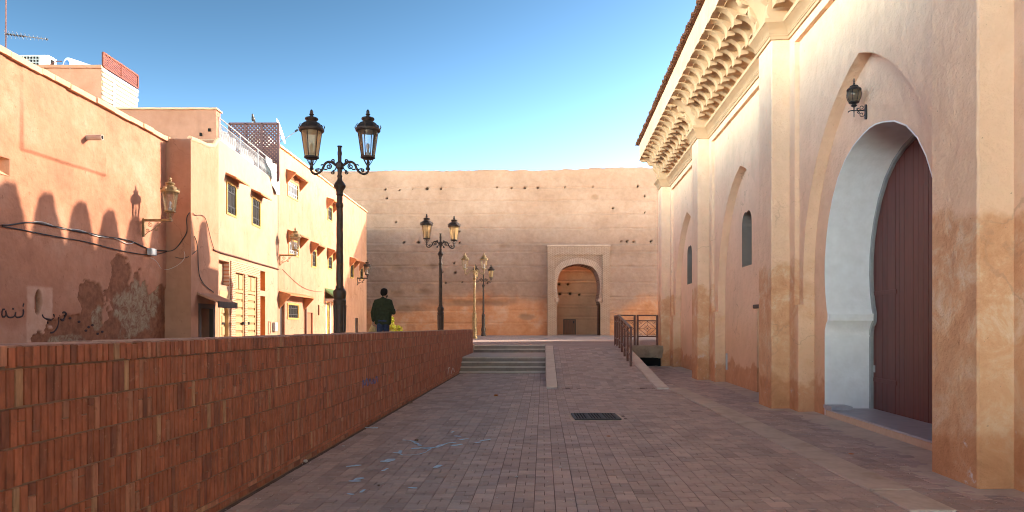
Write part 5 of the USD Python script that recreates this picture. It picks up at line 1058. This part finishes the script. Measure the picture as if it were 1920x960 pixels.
def diamond_panel(x0, x1):
    for x in (x0, x1): obj('post', rbx(x - .04, x + .04, YR - .04, YR + .04, zb, zb + 1.22, .008), 'rail_paint', rb)
    for z, h in ((1.20, .05), (.99, .045), (.36, .045)): obj('rail', rbx(x0 + .04, x1 - .04, YR - .022, YR + .022, zb + z - h / 2, zb + z + h / 2, .006), 'rail_paint', rb)
    a, b, c, d = x0 + .045, x1 - .045, zb + .385, zb + .965; cx, cz = (a + b) / 2, (c + d) / 2; w, h = (b - a) / 2, (d - c) / 2; B = lambda p, q, r=.018: obj('pattern_bar', bar((p[0], YR, p[1]), (q[0], YR, q[1]), r), 'rail_paint', rb)
    for k in (1.0, .42):
        pts = [(cx + w * k, cz), (cx, cz + h * k), (cx - w * k, cz), (cx, cz - h * k)]
        for i in range(4): B(pts[i], pts[(i + 1) % 4])
    for u in ((1, 0), (-1, 0), (0, 1), (0, -1)): B((cx + u[0] * w * .42, cz + u[1] * h * .42), (cx + u[0] * w, cz + u[1] * h), .013)
    for sx in (-1, 1):
        for sz in (-1, 1):
            B((cx + sx * w * .5, cz + sz * h * .98), (cx + sx * w * .98, cz + sz * h * .5), .012); B((cx + sx * w * .62, cz + sz * h * .62), (cx + sx * w * .98, cz + sz * h * .98), .012); B((cx + sx * w * .98, cz + sz * h * .72), (cx + sx * w * .72, cz + sz * h * .98), .010)
    B((cx - w * .2, cz), (cx + w * .2, cz), .012); B((cx, cz - h * .2), (cx, cz + h * .2), .012); B((cx - w * .18, cz - h * .18), (cx + w * .18, cz + h * .18), .010); B((cx - w * .18, cz + h * .18), (cx + w * .18, cz - h * .18), .010)
diamond_panel(4.17, X_(1190)); diamond_panel(X_(1195.5), X_(1232))

# ------------------------------------------------------------------ the walker, his bag, the shrubs
PX, PY, PZ = (718 - 960) * 18.6 / 1350, 18.6, .8
def hullr(pts): return manifold3d.Manifold.hull_points(np.vstack([trimesh.creation.icosphere(2, r).vertices + np.array(p) for p, r in pts]))
def limb(ch): return [hullr([ch[i], ch[i + 1]]) for i in range(len(ch) - 1)]
def merge(parts, ref=.02, it=8):
    m = manifold3d.Manifold()
    for p in parts: m = m + p
    m = cat_([m.refine_to_length(ref)]); m.merge_vertices(); trimesh.smoothing.filter_taubin(m, iterations=it); return m
man = thing('person', 'person in dark green jacket and blue jeans walking away behind the wall', 'person', (PX, PY, PZ))
head = [hullr([((.02, .07, 1.66), .085), ((.02, .05, 1.63), .09), ((.025, .10, 1.60), .068), ((.03, .115, 1.555), .045)]), hullr([((.0, .02, 1.44), .062), ((.015, .05, 1.56), .056)]),
        hullr([((.06, .16, 1.605), .012), ((.068, .178, 1.582), .014)]), hullr([((-.068, .04, 1.605), .018), ((-.07, .035, 1.63), .016)]), hullr([((.108, .055, 1.605), .016), ((.11, .05, 1.63), .014)])]
def hand(w, d, side, curl):
    """Palm, four unequal fingers and a thumb from the wrist w along d."""
    w, d = np.array(w, float), np.array(d, float); d /= np.linalg.norm(d); s = np.array([0, 1.0, 0]) if abs(d[1]) < .7 else np.array([1.0, 0, 0]); s -= d * (s @ d); s /= np.linalg.norm(s); c = np.cross(d, s) * side
    out = [hullr([(w, .026), (w + d * .075 + s * .022, .017), (w + d * .075 - s * .022, .017)])]
    for k, L in enumerate((.068, .078, .073, .056)):
        b = w + d * .078 + s * (.033 - .022 * k); k1 = b + d * L * .45 + c * curl * .3 * L; k2 = k1 + d * L * .15 + c * curl * .45 * L; k3 = k2 - d * L * .1 + c * curl * .3 * L; out += limb([(b, .0098), (k1, .0095), (k2, .009), (k3, .008)])
    b = w + d * .03 + s * .03; out += limb([(b, .012), (b + d * .035 + s * .022 + c * .012, .0105), (b + d * .06 + s * .018 + c * .028, .0095)]); return out
LH, RH = (-.265, .03, .90), (.27, .20, 1.20)
body = head + limb([((-.09, 0, .90), .075), ((.09, 0, .90), .075)]) + limb([((0, 0, .9), .085), ((0, 0, 1.2), .085), ((0, .0, 1.42), .06)]) + limb([((-.09, .0, .88), .07), ((-.075, -.04, .48), .045), ((-.09, -.30, .12), .04)]) + limb([((.09, .0, .88), .07), ((.07, .13, .50), .045), ((.05, .26, .10), .04)])
body += limb([((-.19, 0, 1.40), .05), ((-.265, -.03, 1.14), .042), (LH, .030)]) + limb([((.19, 0, 1.40), .05), ((.29, -.02, 1.14), .042), (RH, .030)]) + hand(LH, (0, .02, -1), 1, .9) + hand(RH, (-.3, .9, .25), 1, .6)
obj('body', merge(body, .014, 6), 'skin', man, smooth=True, rel=False)
hair_ = merge([hullr([((.018, .055, 1.675), .092), ((.018, .03, 1.645), .092), ((.0, .005, 1.605), .05), ((.03, .09, 1.69), .075)]), hullr([((.04, .15, 1.545), .035), ((.085, .09, 1.56), .025), ((-.02, .12, 1.55), .03)])], .015, 4); obj('hair_and_beard', hair_, 'hair', man, smooth=True, rel=False)
obj('glasses', [tube([(.115, .05, 1.625), (.105, .14, 1.63), (.09, .16, 1.63)], .004, 5)], 'black_iron', man, rel=False)
jk = [hullr([((-.13, 0, .90), .10), ((.13, 0, .90), .10), ((-.15, 0, 1.15), .105), ((.15, 0, 1.15), .105)]), hullr([((-.15, 0, 1.12), .105), ((.15, 0, 1.12), .105), ((-.175, 0, 1.40), .078), ((.175, 0, 1.40), .078), ((0, .0, 1.46), .075)]), hullr([((-.03, .02, 1.48), .055), ((.035, .03, 1.48), .055), ((0, .01, 1.51), .05)]), hullr([((-.13, 0, .88), .105), ((.13, 0, .88), .105)])]
jk += limb([((-.185, 0, 1.39), .082), ((-.272, -.03, 1.13), .066), ((-.268, .02, .94), .052)]) + limb([((.185, 0, 1.39), .082), ((.295, -.03, 1.14), .068), ((.275, .15, 1.185), .052)])
j = merge(jk, .02, 4); v = np.array(j.vertices); fold = .020 * (np.abs(fb(v * [1, 1, .6] + v[:, [2, 0, 1]] * .3, 9.0, 61, 3)) * 2 - .5) + .014 * fb(v, 16.0, 63, 3); v = v + j.vertex_normals * fold[:, None]; v[:, 0] *= .94; v[:, 2] = np.maximum(v[:, 2], .815 + .012 * np.sin(v[:, 0] * 20)); obj('jacket', trimesh.Trimesh(v, j.faces, process=False), 'jacket_green', man, smooth=True, rel=False)
jn = limb([((-.075, .0, .90), .092), ((-.075, -.04, .48), .066), ((-.09, -.30, .14), .055)]) + limb([((.075, .0, .90), .092), ((.07, .13, .50), .068), ((.05, .26, .12), .055)]) + [hullr([((-.08, 0, .91), .098), ((.08, 0, .91), .098)])]
j = merge(jn, .022, 4); v = np.array(j.vertices) + j.vertex_normals * (.016 * fb(np.array(j.vertices), 11, 71, 3))[:, None]; obj('jeans', trimesh.Trimesh(v, j.faces, process=False), 'jeans', man, smooth=True, rel=False)
for x, y in ((-.09, -.28), (.05, .26)): obj('shoe', merge([hullr([((x, y - .04, .05), .045), ((x, y + .10, .04), .04), ((x, y, .09), .045), ((x + .01, y + .17, .03), .03)])], .02, 3), 'shoe', man, smooth=True, rel=False)
BG = np.array([PX - .268, PY + .035, PZ + .42])
bag = thing('plastic_bag', 'full yellow plastic bag hanging from the walking person\'s left hand', 'bag', BG)
m = lathe([(0.0, 0.0), (.07, .0), (.115, .03), (.13, .10), (.125, .18), (.095, .27), (.06, .34), (.035, .39), (.025, .43), (.03, .47)], 36); v = np.array(m.vertices); v = v * [1.0, .75, 1]; rr = 1 + .22 * fb(v, 14, 81, 3) + .10 * np.sin(np.arctan2(v[:, 1], v[:, 0]) * 7) * (v[:, 2] > .22); v[:, :2] *= rr[:, None]
obj('sack', trimesh.Trimesh(v, m.faces, process=False), 'plastic_bag', bag, smooth=True, rel=False)
for s in (-1, 1): obj('handle', tube([(s * .02, 0, .42), (s * .012, 0, .47), (0, 0, .50)], .008, 6), 'plastic_bag', bag, rel=False)
def shrub(X, Y, z, h, stems, seed, label):
    r_ = np.random.default_rng(seed); t = thing('shrub', label, 'shrub', (X, Y, z)); vs, fs = [], []
    for c, rad, n in stems:
        c = np.array(c)
        obj('stem', tube(smooth_path([(c[0] * .3, c[1] * .3, 0), (c[0] * .8, c[1] * .7, c[2] * .6), tuple(c)], 12), np.linspace(.026, .012, 12), 6), 'bark', t, smooth=True, rel=False)
        for _ in range(n):
            d = r_.normal(size=3); d /= np.linalg.norm(d); p = c + d * rad * r_.uniform(.35, 1.0) ** .6 * np.array([.8, .8, 1.25]); a = r_.normal(size=3); a[2] = abs(a[2]) * .6; a /= np.linalg.norm(a); b = np.cross(a, r_.normal(size=3)); b /= np.linalg.norm(b); L, w = r_.uniform(.07, .13), r_.uniform(.03, .05); k = len(vs)
            vs += [p - a * L * .5, p + b * w + np.cross(a, b) * .012, p + a * L * .5, p - b * w + np.cross(a, b) * .012]; fs += [[k, k + 1, k + 2], [k, k + 2, k + 3]]
    obj('leaves', (np.array(vs), np.array(fs)), 'leaf', t, rel=False, kind='stuff')
YS = 34.6
shrub((733 - 960) * YS / 1350, YS, .82, 1.2, [((-.05, 0, .82), .24, 130), ((.10, .05, .62), .20, 90), ((.06, 0, 1.06), .13, 60)], 3, 'taller yellow-green shrub lit by the sun right behind the walking person')
shrub((744 - 960) * (YS + .3) / 1350, YS + .3, .82, .8, [((-.02, 0, .52), .22, 100), ((.17, .03, .48), .18, 80), ((-.22, 0, .46), .17, 60), ((.10, 0, .68), .10, 30)], 4, 'lower yellow-green shrub at the right of the taller sunlit one')

# ------------------------------------------------------------------ paint marks and litter on the paving
def blob(pts, w, seed, zoff=.0075):
    """A flat smear along a picture path on the paving, with ragged edges."""
    q = np.array([ground_pt(a, b)[:2] for a, b in pts]); L = LineString(q) if len(q) > 1 else shapely.geometry.Point(q[0]); p = L.buffer(w, resolution=10); ring = np.array(p.segmentize(.02).exterior.coords)[:-1]; n = fb(np.c_[ring, ring[:, 0] * 0], 9.0, seed, 4); c = ring - np.array(shapely.ops.nearest_points(L, shapely.geometry.Point(ring[0]))[0].coords[0]) * 0
    near_ = np.array([[*L.interpolate(L.project(shapely.geometry.Point(r))).coords[0]] if L.geom_type == 'LineString' else q[0] for r in ring]); ring = near_ + (ring - near_) * np.clip(1 + 2.6 * n, .12, 2.2)[:, None]
    g_ = Polygon(ring).buffer(0); out = []
    for h in getattr(g_, 'geoms', [g_]):
        if h.area > 1e-5: v, f = trimesh.creation.triangulate_polygon(h, engine='earcut'); out.append(trimesh.Trimesh(np.c_[v, np.full(len(v), zoff)], f, process=False))
    return cat_(out)
import shapely.ops
c6 = lambda L: [(600 + a / 5.334, 780 + b / 5.334) for a, b in L]
smears = [([(832, 245), (900, 250), (950, 262)], .022), ([(940, 268), (985, 285), (990, 300)], .02), ([(945, 330), (1010, 322), (1060, 325)], .04), ([(1060, 325), (1160, 318), (1215, 295), (1280, 275), (1340, 268)], .022), ([(752, 372), (790, 375), (808, 352)], .02), ([(790, 375), (825, 396), (910, 396), (1000, 385), (1060, 365), (1110, 330)], .010), ([(1340, 300), (1400, 288)], .022), ([(1360, 205), (1390, 208)], .02), ([(1320, 168), (1335, 160)], .02), ([(1410, 242), (1470, 230)], .02), ([(1560, 272), (1600, 265)], .016), ([(1620, 250), (1690, 242)], .018), ([(490, 122), (565, 122)], .04), ([(652, 460), (712, 440)], .035), ([(290, 508), (395, 498)], .022), ([(325, 648), (395, 630)], .03), ([(340, 655), (375, 655)], .03), ([(630, 552), (672, 530)], .016), ([(1155, 520), (1190, 500)], .02), ([(900, 722), (950, 726)], .02), ([(410, 770), (440, 745)], .012), ([(290, 905 - 120), (320, 790)], .012)]
pm = thing('paint_marks', 'pale blue paint smears dried on the alley paving', 'paint marks')
for k, (L, w) in enumerate(smears): obj('smear', blob(c6(L), w * 1.25, 200 + k), 'chalk_blue', pm)
wl = thing('wall_scribble', 'small violet blue scribble on the low brick wall', 'graffiti')
def bpt(px, py): Y = FPX * 2.8 / (HX + FPX * KB - px); return BW.pt(Y, .0065, EYE + (HY - py) * Y / FPX)
for L in ([(679, 727), (680, 713), (683, 722), (686, 711), (688, 724)], [(690, 722), (693, 711), (695, 720)], [(698, 720), (699, 711), (702, 719), (704, 709), (707, 716)]): obj('stroke', tube(smooth_path([bpt(*p) for p in L], 20), .011, 5), 'graffiti_blue', wl)
ch = thing('chalk_marks', 'white chalk strokes low on the brick wall by the steps', 'graffiti')
for L in ([(839, 702), (840, 693), (843, 690)], [(845, 701), (848, 690)], [(851, 697), (850, 691)]): obj('stroke', tube(smooth_path([bpt(*p) for p in L], 12) if len(L) > 2 else [bpt(*p) for p in L], .014, 5), 'chalk_white', ch)
def litter(name, px, py, s, m, label, cat_name):
    p = ground_pt(px, py); ico = trimesh.creation.icosphere(2, 1.0); v = ico.vertices * (1 + .5 * fb(ico.vertices, 2.2, int(px)))[:, None] * np.array(s); return tag(obj(name, trimesh.Trimesh(v + [p[0], p[1], s[2] * .8 + .003], ico.faces, process=False), m, smooth=30), label, cat_name)
litter('orange_peel', 930, 742.5, (.05, .05, .02), 'orange_paint', 'scrap of orange peel on the paving before the steps', 'litter'); litter('leaf', 1141, 818.5, (.030, .03, .006), 'leaf_litter', 'dry orange leaf lying beyond the middle of the paving', 'leaf'); litter('leaf', 1596, 852, (.030, .03, .006), 'leaf_litter', 'dry red leaf lying near the mosque threshold', 'leaf')
litter('pebble', 781, 827, (.03, .022, .016), 'pebble', 'brown pebble beside the blue paint smears', 'pebble'); litter('pebble', 710, 911.5, (.014, .012, .008), 'pebble', 'small dark pebble in the left foreground of the paving', 'pebble'); litter('pebble', 769, 756.5, (.055, .04, .022), 'pebble', 'flat brown stone lying near the foot of the brick wall', 'pebble')
litter('paper_scrap', 573, 867, (.026, .02, .018), 'pale_litter', 'crumpled white paper scrap at the foot of the brick wall', 'litter'); litter('paper_scrap', 969, 895, (.014, .014, .008), 'pale_litter', 'tiny white scrap on the middle paving in front', 'litter'); litter('paper_scrap', 644, 837, (.02, .02, .008), 'pale_litter', 'white scrap on the paving left of the blue smears', 'litter'); litter('paper_scrap', 1051, 877, (.016, .012, .006), 'pale_litter', 'white speck of paper below the drain grate', 'litter')
sv, sf = [], []
ico0 = trimesh.creation.icosphere(0, 1.0)
for k in range(420):
    Y = 6.2 + 16 * R.random() ** 1.6; xa = R.uniform(-2.7, 3.0) if R.random() < .6 else R.choice([-2.72, 3.9]) + abs(R.gauss(0, .18)) * (1 if R.random() < .8 else -1); r_ = R.uniform(.0025, .0065)
    sf.append(ico0.faces + 12 * k); sv.append(ico0.vertices * r_ * [1.3, 1, .6] + [xw(xa, Y), Y, r_ * .5 + .001])
obj('grit', (np.vstack(sv), np.vstack(sf)), 'pale_litter', kind='stuff', label='fine pale grit and crumbs scattered over the paving', cat='grit')
wd = thing('weed', 'small green weed in the joint at the foot of the brick wall', 'plant', ground_pt(409, 950)); vs, fs = [], []
for k in range(22):
    a = R.uniform(0, 2 * PI); L = R.uniform(.05, .11); d = np.array([math.cos(a), math.sin(a), .35]); s_ = np.array([-d[1], d[0], 0]) * .010; i = len(vs); vs += [s_ * 0, d * L * .5 + s_, d * L * [1, 1, .6], d * L * .5 - s_]; fs += [[i, i + 1, i + 2], [i, i + 2, i + 3]]
obj('blades', (np.array(vs), np.array(fs)), 'green_tile', wd, rel=False, kind='stuff')
